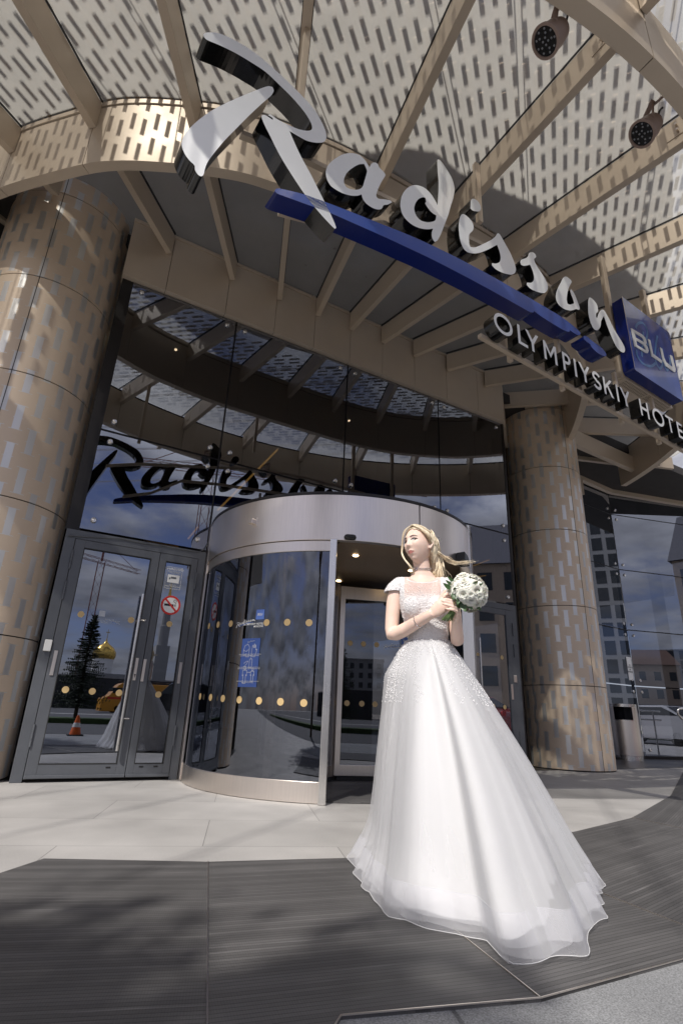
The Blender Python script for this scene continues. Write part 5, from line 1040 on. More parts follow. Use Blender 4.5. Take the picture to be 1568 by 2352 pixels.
def ball(mb, c, r, n=14):
    c = Vector(c); rx, ry, rz = r if isinstance(r, tuple) else (r, r, r)
    mb.ring([c+Vector((0, 0, rz*math.sin(rad(-88+176*i/n)))) for i in range(n+1)], [(rx*math.cos(rad(-88+176*i/n)), ry*math.cos(rad(-88+176*i/n))) for i in range(n+1)], 16, True, None, up=(1, 0, 0))
torso = [(.005, 0, .80, .165, .12), (.005, 0, .88, .168, .122), (.005, 0, .95, .150, .108), (.006, 0, 1.02, .118, .09), (.006, 0, 1.08, .096, .076), (.002, .005, 1.15, .102, .084), (-.006, .012, 1.22, .118, .094), (-.012, .012, 1.28, .126, .098), (-.018, .005, 1.34, .130, .088), (-.022, 0, 1.38, .130, .075), (-.022, -.005, 1.41, .108, .062), (-.020, -.006, 1.435, .07, .054), (-.018, -.005, 1.46, .052, .05)]
def body_mesh(inflate=0., stub=False):
    mb = MB(); lofted(mb, [(a, b, z, rx+inflate, ry+inflate) for a, b, z, rx, ry in torso])
    for s in (-.066, .046): ball(mb, P3(s, .078, 1.252), (.052+inflate, .042+inflate, .052+inflate))
    sr, sl_ = P3(-.145, 0, 1.385), P3(.105, -.005, 1.38)
    if stub:
        mb.ring([P3(-.09, 0, 1.385), P3(-.14, 0, 1.384), P3(-.168, .003, 1.355), P3(-.180, .004, 1.325)], [(.045+inflate)]*2+[(.046+inflate), (.048+inflate)], 20); mb.ring([P3(.05, 0, 1.385), P3(.10, 0, 1.382), P3(.128, .003, 1.352), P3(.135, .004, 1.325)], [(.045+inflate)]*2+[(.046+inflate), (.048+inflate)], 20)
    return mb
hc = P3(-.040, .022, 1.612); yaw = rad(38); HF = Vector((-math.sin(yaw), -math.cos(yaw), .10)).normalized(); roll = rad(-7)
HX0 = HF.cross(Vector((0, 0, 1))).normalized(); HZ0 = HX0.cross(HF).normalized(); HX = HX0*math.cos(roll)+HZ0*math.sin(roll); HZ = HX.cross(HF).normalized()   # HX: towards her right (picture left)
def hp(x, y, z): return hc+HX*x+HF*y+HZ*z
def G(x, c, w): return math.exp(-((x-c)/w)**2)
def head_r(nx, ny, nz):
    fr = ny > 0; x = nx*.0735; y = ny*(.088 if fr else .102); z = nz*.114
    t = max(0, -nz)
    x *= 1-.44*t**1.5; 
    if fr: x *= 1-.03*ny
    if not fr: y *= 1-.50*t**1.2
    if fr:
        y *= 1+.10*t**2; k = min(1, ny*1.6)
        y += k*(.006*G(z, .030, .013)*G(x, 0, .045) - .0085*(G(x, .031, .014)+G(x, -.031, .014))*G(z, .006, .013) + .007*(G(x, .040, .018)+G(x, -.040, .018))*G(z, -.025, .022))
        y += k*(.019*G(x, 0, .0088)*max(0, min(1, (.022-z)/.050))*(1 if z > -.032 else math.exp(-((z+.032)/.007)**2)) + .006*(G(x, .011, .006)+G(x, -.011, .006))*G(z, -.030, .008))
        y += k*(.0075*G(x, 0, .020)*G(z, -.060, .006) + .0075*G(x, 0, .018)*G(z, -.0725, .006) - .004*G(x, 0, .022)*G(z, -.0665, .0025) - .004*G(x, 0, .02)*G(z, -.083, .006) + .008*G(x, 0, .022)*G(z, -.102, .014))
    return x, y, z
def head_into(mb, s=1., nu=96, nv=80):
    k = len(mb.v)
    for i in range(nv+1):
        ph = math.pi*(i+.02)/(nv+.04)
        for j in range(nu):
            w = 2*math.pi*j/nu; x, y, z = head_r(math.sin(ph)*math.cos(w), math.sin(ph)*math.sin(w), math.cos(ph)); mb.v.append(hp(x*s, y*s, z*s))
    for i in range(nv):
        for j in range(nu): mb.f.append([k+i*nu+j, k+i*nu+(j+1) % nu, k+(i+1)*nu+(j+1) % nu, k+(i+1)*nu+j]); mb.mi.append(0)
    mb.f.append([k+j for j in range(nu)][::-1]); mb.mi.append(0); mb.f.append([k+nv*nu+j for j in range(nu)]); mb.mi.append(0)
def remesh(mb, vox, name, mat, parent, smooth=2):
    o = mb.build('tmp', mat, None, fixn=True); m_ = o.modifiers.new('r', 'REMESH'); m_.mode = 'VOXEL'; m_.voxel_size = vox; m_.use_smooth_shade = True
    if smooth: s_ = o.modifiers.new('s', 'SMOOTH'); s_.factor = .5; s_.iterations = smooth
    bpy.context.view_layer.update(); me = bpy.data.meshes.new_from_object(o.evaluated_get(bpy.context.evaluated_depsgraph_get())); bpy.data.objects.remove(o)
    me.name = name; ob = bpy.data.objects.new(name, me); COL.objects.link(ob); ob.parent = parent; ORG[ob.name] = Vector((0, 0, 0)); return ob
mb = body_mesh(); head_into(mb)
mb.ring([P3(-.018, -.004, 1.42), P3(-.02, -.002, 1.47), P3(-.026, .002, 1.52), P3(-.032, .0, 1.57)], [.052, .0465, .046, .05], 20)
for s in (-1, 1):   # ears
    e = hp(s*.073, -.008, -.008); mb.ring([e-HF*.0+HZ*.028, e+HX*s*.008+HZ*.02-HF*.004, e+HX*s*.010-HF*.006, e+HX*s*.006-HZ*.02, e-HZ*.030+HF*.004], [(.008, .006), (.012, .006), (.013, .006), (.009, .006), (.006, .005)], 10)
# arms
mb.ring([P3(-.10, 0, 1.385), P3(-.142, .0, 1.378), P3(-.168, .004, 1.34), P3(-.180, .008, 1.28), P3(-.187, .012, 1.2), P3(-.190, .018, 1.14), P3(-.186, .026, 1.112), P3(-.165, .042, 1.112), P3(-.12, .078, 1.128), P3(-.06, .120, 1.158), P3(0, .155, 1.188), P3(.03, .170, 1.203)], [.045, .046, .044, .041, .038, .036, .036, .036, .036, .033, .027, .0245], 20)
mb.ring([P3(.06, 0, 1.383), P3(.105, .0, 1.375), P3(.130, .002, 1.335), P3(.142, .004, 1.27), P3(.150, .008, 1.19), P3(.156, .015, 1.12), P3(.157, .030, 1.085), P3(.156, .050, 1.085), P3(.155, .085, 1.105), P3(.153, .12, 1.135), P3(.150, .150, 1.162), P3(.148, .165, 1.178)], [.042, .044, .042, .039, .037, .035, .035, .035, .033, .030, .026, .0235], 20)
# hands: palm slab + five separate fingers each
def finger(pts, r): mb.ring([P3(*p) for p in pts], [r*1.05, r, r*.95, r*.8, r*.45][:len(pts)] if len(pts) == 5 else [r, r*.9, r*.5], 10)
mb.ring([P3(.025, .168, 1.200), P3(.05, .178, 1.216), P3(.075, .186, 1.236), P3(.100, .190, 1.258)], [(.026, .018), (.034, .016), (.038, .015), (.035, .012)], 16, up=(-.5, 0, .8))
finger([(.090, .190, 1.282), (.110, .198, 1.300), (.128, .206, 1.306), (.142, .212, 1.304), (.152, .214, 1.300)], .0085)
finger([(.100, .190, 1.270), (.120, .190, 1.284), (.140, .188, 1.288), (.156, .184, 1.282), (.164, .180, 1.274)], .0088)
finger([(.106, .188, 1.256), (.124, .182, 1.264), (.142, .176, 1.264), (.156, .170, 1.256), (.162, .168, 1.248)], .0085)
finger([(.106, .184, 1.242), (.122, .174, 1.246), (.136, .168, 1.242), (.148, .164, 1.234), (.152, .162, 1.228)], .0078)
finger([(.055, .176, 1.238), (.068, .182, 1.268), (.080, .186, 1.292), (.092, .190, 1.310), (.102, .194, 1.322)], .0098)
mb.ring([P3(.148, .162, 1.175), P3(.150, .176, 1.190), P3(.152, .188, 1.206), P3(.152, .196, 1.222)], [(.016, .025), (.017, .032), (.016, .036), (.013, .034)], 16, up=(1, .2, 0))
for i, (z0, ln, zt) in enumerate(((1.246, .068, 1.262), (1.231, .078, 1.252), (1.215, .074, 1.236), (1.200, .056, 1.212))):
    finger([(.156, .198, z0-.002), (.150, .222, z0+.004), (.132, .240, z0+.010), (.150-ln*.8, .244, zt), (.150-ln, .238, zt+.004)], (.0085, .0088, .0085, .0075)[i])
finger([(.145, .18, 1.205), (.130, .186, 1.226), (.122, .19, 1.245), (.118, .196, 1.262), (.116, .20, 1.272)], .0098)
# legs and feet under the gown
for s in (-.085, .085): mb.ring([P3(s, 0, .86), P3(s, .0, .70), P3(s*.9, .01, .48), P3(s*.9, -.005, .34), P3(s*.85, -.01, .15), P3(s*.85, -.01, .09)], [.085, .078, .054, .052, .036, .034], 16); mb.ring([P3(s*.85, -.04, .075), P3(s*.85, .0, .075), P3(s*.85, .07, .045), P3(s*.85, .13, .02)], [(.03, .028), (.036, .034), (.026, .04), (.015, .028)], 12)
body = remesh(mb, .0036, 'body', 'skin', pers, 2)
me = body.data; me.materials.clear()
for m_ in ('skin', 'lips', 'eye_white', 'eye_dark'): me.materials.append(MATS[m_])
hxa, hfa, hza = np.array(HX), np.array(HF), np.array(HZ)
for p in me.polygons:
    c = p.center
    if c.z > 1.49:
        d = c-hc; x, y, z = d.dot(HX), d.dot(HF), d.dot(HZ)
        if y > .05:
            if False and -.0785+.25*abs(x)*0 < z < -.0545 and ((z+.0665)/.0115)**2+(x/.0255)**2 < 1: p.material_index = 1
# eyes, brows laid on the face
bm_ = bmesh.new(); bm_.from_mesh(me); bvh = BVHTree.FromBMesh(bm_); bm_.free()
def onface(x, z, off=.0006):
    o_ = hp(x, .2, z); h_ = bvh.ray_cast(o_, -HF); return (h_[0]+HF*off) if h_[0] else hp(x, .09, z)
for s in (-1, 1):
    mb = MB(); arc = [(.014, -.001), (.019, .0045), (.027, .0078), (.036, .0072), (.044, .0035), (.049, .0035)]
    mb.ring([onface(s*x, z+.004, .0008) for x, z in arc], [.0010, .0028, .0034, .0034, .0026, .0010], 6); mb.ring([onface(s*x, z-.003, .0004) for x, z in ((.017, .0045), (.024, .0035), (.034, .0035), (.044, .0075))], [.0004, .0006, .0007, .0006], 6); mb.build('eyelashes', 'eye_dark', pers, local=True, smooth=True)
    mb = MB(); P = [onface(s*x, z) for x, z in ((.0165, .003), (.022, .0068), (.030, .0085), (.038, .0080), (.044, .0055), (.038, .0025), (.030, .0012), (.022, .0015))]; mb.add(P, [tuple(range(8))]); mb.build('eye_white', 'eye_white', pers, local=True, fixn=False)
    c_ = onface(s*.0305, .0046, .0012); mb = MB(); mb.add([c_+HX*(.0072*math.cos(k*.5236))+HZ*(.0044*math.sin(k*.5236)) for k in range(12)], [tuple(range(12))]); mb.build('iris', 'eye_dark', pers, local=True, fixn=False)
    mb = MB(); mb.ring([onface(s*x, z, .0012) for x, z in ((.012, .021), (.018, .0245), (.028, .0285), (.038, .0275), (.049, .0215))], [.0018, .0026, .0026, .0020, .0008], 6); mb.build('eyebrow', 'brow', pers, local=True, smooth=True)
mb = MB()
UL = [(-.0225, -.0625), (-.012, -.0588), (-.004, -.0570), (0, -.0580), (.004, -.0570), (.012, -.0588), (.0225, -.0625)]; ML = [(-.0225, -.0626), (-.012, -.0652), (0, -.0660), (.012, -.0652), (.0225, -.0626)]
LL = [(-.0215, -.0632), (-.013, -.0715), (-.005, -.0745), (.005, -.0745), (.013, -.0715), (.0215, -.0632)]
for top, bot in ((UL, ML), (ML, LL)):
    P = [onface(x, z, .0008 if abs(x) > .02 else .0022) for x, z in top+bot[::-1][1:-1]]; c_ = onface(0, (-.062 if top is UL else -.0695), .0036); k = len(mb.v); mb.v += P+[c_]
    for i in range(len(P)): mb.f.append([k+i, k+(i+1) % len(P), k+len(P)]); mb.mi.append(0)
mb.build('lips', 'lips', pers, local=True, smooth=True, fixn=False)
# ---- bodice from an inflated copy of the torso, cut at neckline, sleeves and waist
bo = remesh(body_mesh(.007, True), .0042, 'bodice', 'bodice', pers, 3); bo.data.materials.clear(); bo.data.materials.append(MATS['bodice'])
bm_ = bmesh.new(); bm_.from_mesh(bo.data); dl = []
for f in bm_.faces:
    c = f.calc_center_median(); a, b, z = c.x, -c.y, c.z
    neck = (((a+.018)/.078)**2+((z-1.445)/(.062 if b > 0 else .05))**2 < 1) or z > 1.425
    arm = z < 1.345 and (a < -.143 or a > .110) and (a < -.15 or a > .116 or True)
    if z < 1.055 or neck or arm: dl.append(f)
bmesh.ops.delete(bm_, geom=dl, context='FACES'); bm_.to_mesh(bo.data)
bfaces = [(f.calc_center_median().copy(), f.normal.copy()) for f in bm_.faces]; bm_.free()
sol = bo.modifiers.new('s', 'SOLIDIFY'); sol.thickness = .003; sol.offset = 1
rr = random.Random(3)
# ---- skirt
WAIST = (.006, 0., 1.085, .103, .083)
hem = [(-.40, -.20), (-.375, -.02), (-.335, .12), (-.29, .30), (-.235, .45), (-.13, .62), (.0, .725), (.12, .735), (.185, .75), (.225, .91), (.30, .935), (.385, .88), (.475, .79), (.51, .64), (.60, .52), (.665, .37), (.68, .22), (.69, .11), (.765, .0), (.80, -.22), (.70, -.42), (.45, -.56), (.15, -.62), (-.12, -.58), (-.32, -.42)]
hc2 = Vector((.15, .06))
hs = smooth_poly(hem, 8)
def hem_at(th):
    best = None
    for i in range(len(hs)):
        p, q = hs[i]-hc2, hs[(i+1) % len(hs)]-hc2; a0, a1 = math.atan2(p.y, p.x), math.atan2(q.y, q.x); d = (a1-a0+math.pi) % (2*math.pi)-math.pi; e = (th-a0+math.pi) % (2*math.pi)-math.pi
        if abs(d) > 1e-9 and 0 <= e/d <= 1: r = p.lerp(q, e/d).length; best = max(best or 0, r)
    return best or .6
NT = 420
HR = [hem_at(-math.pi+2*math.pi*j/NT) for j in range(NT)]
def skirt_pt(j, t, scale=1., infl=0., amp=1., ph=0., zend=0.):
    th = -math.pi+2*math.pi*j/NT; ct, st = math.cos(th), math.sin(th)
    wx, wy = WAIST[0]+(WAIST[3]+infl)*ct, WAIST[1]+(WAIST[4]+infl)*st; r = HR[j % NT]*scale*(1-(.24*max(0, math.cos(th-.15))**1.5 if scale < .9 else 0))*(1+.035*(abs(((9.5*th/math.pi+ph*.7+.35*math.sin(3*th)) % 1)-.5)*2-.5)*max(0, t-.7)*3.3)
    hx, hy = hc2.x+r*ct, hc2.y+r*st
    left = max(0, -ct)**1.0*max(0, 1-.55*max(0, st))
    gl = .46*min(1, t/.17)**.75+(.20*max(0, min(1, (t-.17)/.66))) + (.34*max(0, (t-.80)/.20)**1.6); g0 = t**.93+.10*math.sin(math.pi*min(1, t*1.15))*max(0, -ct*.3+.5)
    g_ = gl*left+g0*(1-left)
    x, y = wx+(hx-wx)*g_, wy+(hy-wy)*g_
    A = amp*(.002+.030*t**1.2)
    f = math.sin(7*th+ph+.8*t)*.55+math.sin(13*th+1.7+ph*2-t*.9)*.42+math.sin(23*th+.6*ph+2*t)*.25+math.sin(37*th+2.1)*.12*(1-t*.4)
    f = math.copysign(abs(f)**.8, f)
    pl = abs(((9.5*th/math.pi+ph*.7+.35*math.sin(3*th)) % 1)-.5)*2-.5; rt = max(0, math.cos(th-.35))**.7; f += pl*rt*2.1*max(0, t-.15)*(.6+.4*math.sin(5*th+1)); f += .5*math.sin(4.2*th+6*t+ph)*max(0, -math.cos(th))*t
    x += ct*A*f*(1-.55*max(0, (t-.9)/.1)); y += st*A*f*(1-.55*max(0, (t-.9)/.1))
    z = WAIST[2]*(1-t)+zend*t+.012*max(0, t-.8)*5*(math.sin(11*th+ph)*.5+.5)
    return P3(x, y, z)
def skirt(name, mat, parent, t0=0., t1=1., rows=60, **k):
    mb = MB(); n = NT
    for i in range(rows+1):
        t = t0+(t1-t0)*i/rows
        for j in range(n): mb.v.append(skirt_pt(j, t, **k))
    for i in range(rows):
        for j in range(n): mb.f.append([i*n+j, i*n+(j+1) % n, (i+1)*n+(j+1) % n, (i+1)*n+j]); mb.mi.append(0)
    return mb.build(name, mat, parent, smooth=True, local=True)
gown = bo; gown.name = 'gown'; gown['label'] = 'white beaded gown with full tulle skirt'
ORG[gown.name] = Vector((0, 0, 0))
skirt('underskirt', 'satin', gown, scale=.84, infl=-.004, amp=.8, ph=0., zend=.02)
skirt('tulle_overlay', 'tulle', gown, scale=.955, infl=.002, amp=.9, ph=.35, zend=.012)
skirt('tulle_overlay', 'tulle', gown, scale=1., infl=.006, amp=.95, ph=-.3, t1=.97, zend=.006)
skirt('hem_band', 'organza', gown, t0=.90, t1=1., rows=10, scale=1.004, infl=.008, amp=.97, ph=-.3, zend=.006)
P = [skirt_pt(j, 1., 1.004, .008, .97, -.3, .006)+Vector((0, 0, .002)) for j in range(0, NT, 2)]; MB().ring(P+[P[0]], .0009, 5).build('hem_cord', 'satin', gown, local=True, smooth=True)
P = [skirt_pt(j, .90, 1.004, .010, .97, -.3, .006) for j in range(0, NT, 2)]; MB().ring(P+[P[0]], .0007, 4).build('hem_cord', 'organza', gown, local=True, smooth=True)
# beading: small faceted sequins on the bodice and in streaks running down the skirt
def octa(mb, c, r, n=None):
    c = Vector(c); a, b, d = Vector((r, 0, 0)), Vector((0, r, 0)), Vector((0, 0, r)); q = Matrix.Rotation(rr.uniform(0, 6.28), 3, Vector((rr.random(), rr.random(), rr.random()+.1)).normalized()); a, b, d = q@a, q@b, q@d
    mb.add([c+a, c-a, c+b, c-b, c+d, c-d], [(0, 2, 4), (2, 1, 4), (1, 3, 4), (3, 0, 4), (2, 0, 5), (1, 2, 5), (3, 1, 5), (0, 3, 5)])
mb = MB()
for c, n in bfaces:
    dens = .34 if not (1.28 < c.z and abs(c.x+.02) < .095) else .03+.12*max(0, (1.36-c.z)/.08)
    if rr.random() < dens*.55: octa(mb, c+n*.004, rr.uniform(.0016, .0032))
for k in range(22):
    th = rr.uniform(-.25, math.pi+.35); t = .0; L_ = rr.uniform(.18, .42) if k % 3 else rr.uniform(.45, .62); 
    while t < L_:
        w = .035*(1-t/L_)+.022
        for q in range(4):
            tt = max(.0, t+rr.uniform(-.01, .01)); j = int((th+rr.gauss(0, w)+math.pi)/(2*math.pi)*NT) % NT; pt = skirt_pt(j, tt, .955 if tt > .3 else 1., .008, .95, -.3, .006); octa(mb, pt*1.0+Vector((0, 0, .0)), rr.uniform(.0014, .003))
        t += .012; th += rr.gauss(0, .012)
for j in range(0, NT):
    for q in range(2): octa(mb, skirt_pt(j, rr.uniform(0, .09), 1., .008, .95, -.3, .006), rr.uniform(.0015, .003))
o = mb.build('beading', 'sequin', gown, local=True, fixn=False); o['kind'] = 'stuff'
# sash of beading at waist and neckline cord
P = [P3(-.018+.080*math.cos(w), .030+.055*math.sin(w)*.9, 1.405-.022*math.sin(w)) for w in [rad(a) for a in range(-10, 191, 10)]]
bmb = bmesh.new(); bmb.from_mesh(body.data); bt2 = BVHTree.FromBMesh(bmb); bmb.free()
def near(p, off): q = bt2.find_nearest(p); return q[0]+q[1]*off
MB().ring([near(p, .007) for p in P], .003, 6).build('neckline_trim', 'sequin', gown, local=True, smooth=True)
# jewellery
nk = MB()
for i in range(44):
    w = 2*math.pi*i/44; p = near(P3(-.022+.055*math.cos(w), .0+.055*math.sin(w), 1.485-.012*math.sin(w)), .004); octa(nk, p, .0042); octa(nk, p-Vector((0, 0, .008)), .003)
nk.build('necklace', 'diamante', pers, local=True, fixn=False)
br = MB()
for i in range(22):
    w = 2*math.pi*i/22; d = (P3(-.06, .12, 1.158)-P3(-.12, .078, 1.128)).normalized(); a = d.cross(Vector((0, 0, 1))).normalized(); b = d.cross(a); octa(br, P3(-.045, .130, 1.166)+a*(.0345*math.cos(w))+b*(.0345*math.sin(w)), .0042)
br.build('bracelet', 'diamante', pers, local=True, fixn=False)
MB().lathe(P3(.138, .236, 1.243), [(.0105, -.002), (.0115, 0), (.0105, .002)], 14, None, (Vector((0, .35, 1)).normalized(), Vector((0, 1, -.35)).normalized(), Vector((1, 0, 0)))).build('ring', 'gold_metal', pers, local=True)
# ---- hair
rh = random.Random(11)
mb = MB(); nu, nv = 48, 36; k = 0
for i in range(nv+1):
    ph = math.pi*(i+.02)/(nv+.04)
    for j in range(nu):
        w = 2*math.pi*j/nu; nx, ny, nz = math.sin(ph)*math.cos(w), math.sin(ph)*math.sin(w), math.cos(ph); s = 1.075
        y = ny*(.084 if ny > 0 else .108); z = nz*.116; x = nx*.078
        mb.v.append(hp(x*s, y*s-.004, z*s+.004))
keep = []
for i in range(nv):
    for j in range(nu):
        f = [i*nu+j, i*nu+(j+1) % nu, (i+1)*nu+(j+1) % nu, (i+1)*nu+j]; c = sum((mb.v[q] for q in f), Vector())/4-hc; x, y, z = c.dot(HX), c.dot(HF), c.dot(HZ)
        if (y > .012 and z < .086-.35*abs(x)) or (z < -.06): continue
        if y > -.012 and z < .02: continue
        keep.append(f)
mb.f = keep; mb.mi = [0]*len(keep)
mb.ring([hp(-.045, -.045, .02), hp(-.058, -.055, -.025), P3(.040, -.045, 1.54), P3(.052, -.045, 1.49), P3(.060, -.040, 1.445), P3(.064, -.035, 1.420)], [(.030, .045), (.027, .042), (.024, .036), (.024, .030), (.020, .024), (.010, .012)], 16)
hb_ = mb.build('hair', 'blonde', pers, local=True, smooth=True); hb_['label'] = 'wavy shoulder length blonde hair blown to one side'
so_ = hb_.modifiers.new('s', 'SOLIDIFY'); so_.thickness = .002
ORG[hb_.name] = Vector((0, 0, 0))
def strand(mb, pts, r, jit=.0026, n=10):
    P = [Vector(p)+Vector((rh.gauss(0, jit), rh.gauss(0, jit), rh.gauss(0, jit)))*(.4+1.2*i/len(pts)) for i, p in enumerate(pts)]; Q = []
    for i in range(len(P)-1):
        p0, p1, p2, p3 = P[max(i-1, 0)], P[i], P[i+1], P[min(i+2, len(P)-1)]
        for q in range(4):
            t = q/4; Q.append(.5*((2*p1)+(p2-p0)*t+(2*p0-5*p1+4*p2-p3)*t*t+(3*p1-p0-3*p2+p3)*t**3))
    Q.append(P[-1]); m_ = len(Q); mb.ring(Q, [(r*(.7+.6*math.sin(math.pi*min(1, (i+1)/m_*1.1)))*(1-.75*max(0, i/m_-.7)/.3)) for i in range(m_)], 5)
sm = MB(); sd_ = MB()
def bag(): return sm if rh.random() < .8 else sd_
part = -.012
for k in range(380):   # over the near side (her left, picture right), sweeping back over the ear and down behind the neck
    u = rh.random(); y0 = .066-.15*u; z0 = .122*math.sqrt(max(.05, 1-(y0/.125)**2))
    root = hp(part+rh.gauss(0, .004), y0, z0*.97+.004); s1 = hp(-.047-rh.uniform(0, .012), y0*.86-.004, z0*.70); e = rh.random()
    s2 = hp(-.082-rh.uniform(0, .010), .022-.07*u-.02*e, .022-.01*u+rh.gauss(0, .008)); s3 = P3(.048+.035*u+rh.gauss(0, .006), -.03-.03*u, 1.545+rh.gauss(0, .008)); end = P3(.060+rh.uniform(-.035, .030), -.035+rh.gauss(0, .015), 1.425+rh.uniform(-.012, .03)); mid = P3(.062+.02*u+rh.gauss(0, .006), -.04, 1.485)
    strand(bag(), [root, s1, s2, s3, mid, end], rh.uniform(.0020, .0042))
for k in range(120):   # far side (picture left) over the crown, then down behind
    u = rh.random(); y0 = .060-.14*u; z0 = .122*math.sqrt(max(.05, 1-(y0/.125)**2)); root = hp(part, y0, z0*.97+.004)
    strand(bag(), [root, hp(.040+rh.uniform(0, .01), y0*.85-.004, z0*.76), hp(.080, -.01-.06*u, .02), hp(.070, -.05-.03*u, -.05), P3(-.06+rh.gauss(0, .015), -.05, 1.46)], rh.uniform(.0018, .0032))
for k in range(230):   # the length hanging behind the near ear
    u = rh.random(); v_ = rh.random(); strand(bag(), [hp(-.070-.012*v_, .012-.075*u, .045), hp(-.084, -.005-.065*u, .0), P3(.046+.026*u, .012-.05*v_, 1.555), P3(.060+.022*u, .006-.05*v_, 1.50), P3(.052+.040*u, .0-.045*v_, 1.455), P3(.045+.048*u, -.005-.04*v_, 1.425-.012*rh.random())], rh.uniform(.0016, .0032), .0022)
for k in range(90):   # back of the head
    a = rad(rh.uniform(200, 340)); root = hp(.06*math.cos(a), -.04+.04*math.sin(a), .105)
    strand(bag(), [root, hp(.088*math.cos(a), .115*math.sin(a), .03), P3(.02+.03*math.cos(a), -.09, 1.53), P3(.04+rh.gauss(0, .02), -.07, 1.44)], rh.uniform(.002, .0035))
for k in range(26):   # thin strand framing the far cheek, falling in front of the shoulder
    strand(bag(), [hp(-.012, .070, .104), hp(.040+rh.gauss(0, .003), .076, .074), hp(.078+rh.gauss(0, .002), .052, .0), hp(.072, .058, -.06), P3(-.082, .045, 1.478), P3(-.062, .03, 1.445)], rh.uniform(.0008, .0018), .002)
for k in range(60):   # lock over the ear blown to the right
    e = rh.random(); strand(bag(), [hp(-.055, .050, .070), hp(-.080, .020, .030), P3(.050, .030, 1.592), P3(.085, .02, 1.560), P3(.125, .01, 1.535+rh.gauss(0, .004)), P3(.16, .0, 1.518+rh.gauss(0, .004)), P3(.18+.10*e, -.01, 1.512+.016*e+rh.gauss(0, .006))], rh.uniform(.0007, .0017), .0042)
for k in range(5):   # fly-away wisps behind the neck
    strand(sm, [P3(.07, -.03, 1.53), P3(.095+rh.gauss(0, .01), -.03, 1.50+rh.gauss(0, .01)), P3(.105+rh.gauss(0, .015), -.03, 1.46+rh.gauss(0, .015)), P3(.085+rh.gauss(0, .02), -.03, 1.43)], .0005, .006)
sm.build('strands', 'blonde', hb_, local=True, smooth=True, fixn=False)['kind'] = 'stuff'; sd_.build('strands', 'blonde_dark', hb_, local=True, smooth=True, fixn=False)['kind'] = 'stuff'
mb = MB(); h0 = P3(.062, -.02, 1.655)
for k in range(7): d = Vector((.7+rh.gauss(0, .3), rh.gauss(0, .4), rh.gauss(.3, .5))).normalized(); mb.ring([h0, h0+d*.024], .0008, 4); octa(mb, h0+d*.026, .0045)
mb.build('hair_pin', 'diamante', hb_, local=True, fixn=False)
# ------------------------------------------------------------------ bouquet
M4 = Matrix.Translation(BR)@Matrix.Rotation(BRZ, 4, 'Z')
bq = thing('bouquet', BR, 'round bouquet of small white roses with green leaves held by the bride', 'bouquet', rz=BRZ)
bcn = P3(.205, .205, 1.300); axd = (bcn-P3(.10, .205, 1.165)).normalized()
def rose(r, seed):
    q = random.Random(seed); mb = MB()
    for ring_, (rr_, h_, n_, op) in enumerate(((.25, .75, 3, .1), (.45, .80, 4, .28), (.68, .74, 5, .55), (.92, .58, 5, .95), (1.1, .36, 6, 1.35))):
        for i in range(n_):
            a0 = 2*math.pi*i/n_+ring_*.7+q.uniform(-.2, .2); wd = 2*math.pi/n_*.78; nn, mm = 5, 4; k = len(mb.v)
            for v_ in range(mm+1):
                for u_ in range(nn+1):
                    t = v_/mm; s = (u_/nn-.5)*2; a = a0+s*wd*(.55+.45*math.sin(math.pi*min(1, .25+t*.75))); rad_ = r*(.10+rr_*(t**.7))*(1-.10*s*s)+r*.10*op*max(0, t-.75)*4; z = r*(h_*(math.sin(t*1.45))-.12*op*max(0, t-.8)*5-.10*s*s*t)+r*q.uniform(-.012, .012)
                    mb.v.append(Vector((rad_*math.cos(a), rad_*math.sin(a), z)))
            for v_ in range(mm):
                for u_ in range(nn): b = k+v_*(nn+1)+u_; mb.f.append([b, b+1, b+nn+2, b+nn+1]); mb.mi.append(0)
    return mb
protos = [rose(1., s) for s in (1, 2, 3, 4)]; pm = []
for i, p in enumerate(protos):
    o = p.build('rose', 'petal', bq, local=True, smooth=True, fixn=False); pm.append(o); ORG[o.name] = Vector()
nb_ = 0; used = set()
for i in range(58):
    z = 1-(i+.5)/58*1.52; ph = i*2.39996; rxy = math.sqrt(max(0, 1-z*z)); X = axd.cross(Vector((0, 1, 0))).normalized(); Y = axd.cross(X)
    d = (axd*z+X*(rxy*math.cos(ph))+Y*(rxy*math.sin(ph))).normalized(); d = (d+Vector((rh.gauss(0, .06), rh.gauss(0, .06), rh.gauss(0, .06)))).normalized()
    pidx = i % 4; o = pm[pidx] if pidx not in used else pm[pidx].copy()
    if pidx in used: COL.objects.link(o)
    used.add(pidx); R_ = .088*rh.uniform(.80, 1.20); s = rh.choice((.019, .024, .029, .034))
    q = d.to_track_quat('Z', 'Y'); o.matrix_local = Matrix.Translation(bcn+d*R_*.86)@q.to_matrix().to_4x4()@Matrix.Rotation(rh.uniform(0, 6), 4, 'Z')@Matrix.Scale(s, 4)
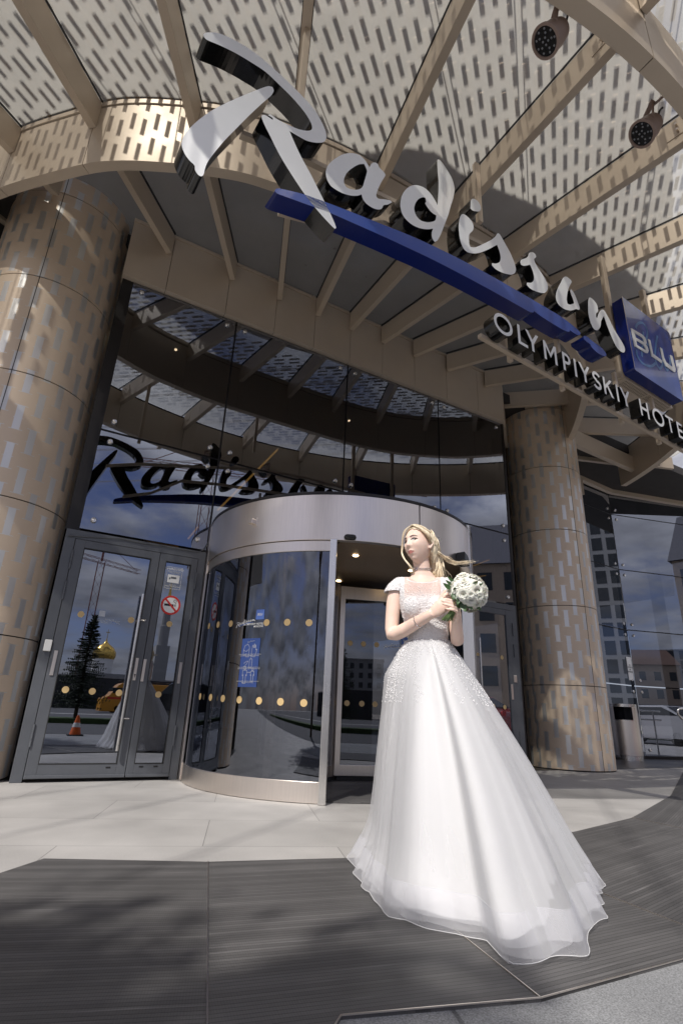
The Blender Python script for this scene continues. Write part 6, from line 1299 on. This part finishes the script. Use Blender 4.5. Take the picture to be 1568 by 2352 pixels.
mb = MB(); ball(mb, bcn-axd*.01, .066); mb.build('foliage_core', 'leaf', bq, local=True, smooth=True)
def lf(base, tip, w, cup=.2):
    mb = MB(); base, tip = Vector(base), Vector(tip); d = tip-base; s = d.cross(Vector((.1, 1, .2))).normalized(); n = d.cross(s).normalized(); k = 8
    for i in range(k+1):
        t = i/k; ww = w*math.sin(math.pi*t**.8)*.5; c = base+d*t+n*(-cup*w*math.sin(math.pi*t)); mb.v += [c-s*ww+n*.2*ww, c, c+s*ww+n*.2*ww]
    for i in range(k):
        for j in range(2): mb.f.append([i*3+j, i*3+j+1, i*3+j+4, i*3+j+3]); mb.mi.append(0)
    return mb.build('leaf', 'leaf', bq, local=True, smooth=True, fixn=False)
for b_, t_, w in (((.13, .24, 1.31), (.075, .25, 1.352), .030), ((.14, .25, 1.30), (.13, .27, 1.245), .035), ((.15, .26, 1.29), (.155, .275, 1.24), .034), ((.17, .25, 1.25), (.195, .27, 1.185), .042), ((.19, .25, 1.25), (.235, .26, 1.20), .034), ((.14, .22, 1.33), (.09, .22, 1.375), .024), ((.15, .21, 1.35), (.10, .215, 1.395), .022), ((.16, .26, 1.27), (.15, .28, 1.22), .026)):
    lf(P3(*b_), P3(*b_).lerp(P3(*t_), .85), w*.75)
for k in range(16):
    d = Vector((rh.gauss(0, 1), rh.gauss(0, 1), rh.gauss(0, 1))).normalized()
    if d.dot(axd) > -.5: lf(bcn+d*.07, bcn+d*.108+Vector((rh.gauss(0, .012), rh.gauss(0, .012), rh.gauss(0, .012))), .018)
mb = MB()
for i in range(34):
    a = rh.uniform(0, 6.28); r = .020*math.sqrt(rh.random()); u_ = Vector((math.cos(a), math.sin(a), 0)); mb.ring([bcn-axd*.05+u_*r*1.6, P3(.128, .212, 1.205)+u_*r*.75, P3(.098, .208, 1.163)+u_*r*1.3+Vector((0, 0, rh.uniform(-.006, .006)))], .0028, 6)
o = mb.build('stems', 'stem', bq, local=True, smooth=True, fixn=False); o['kind'] = 'stuff'
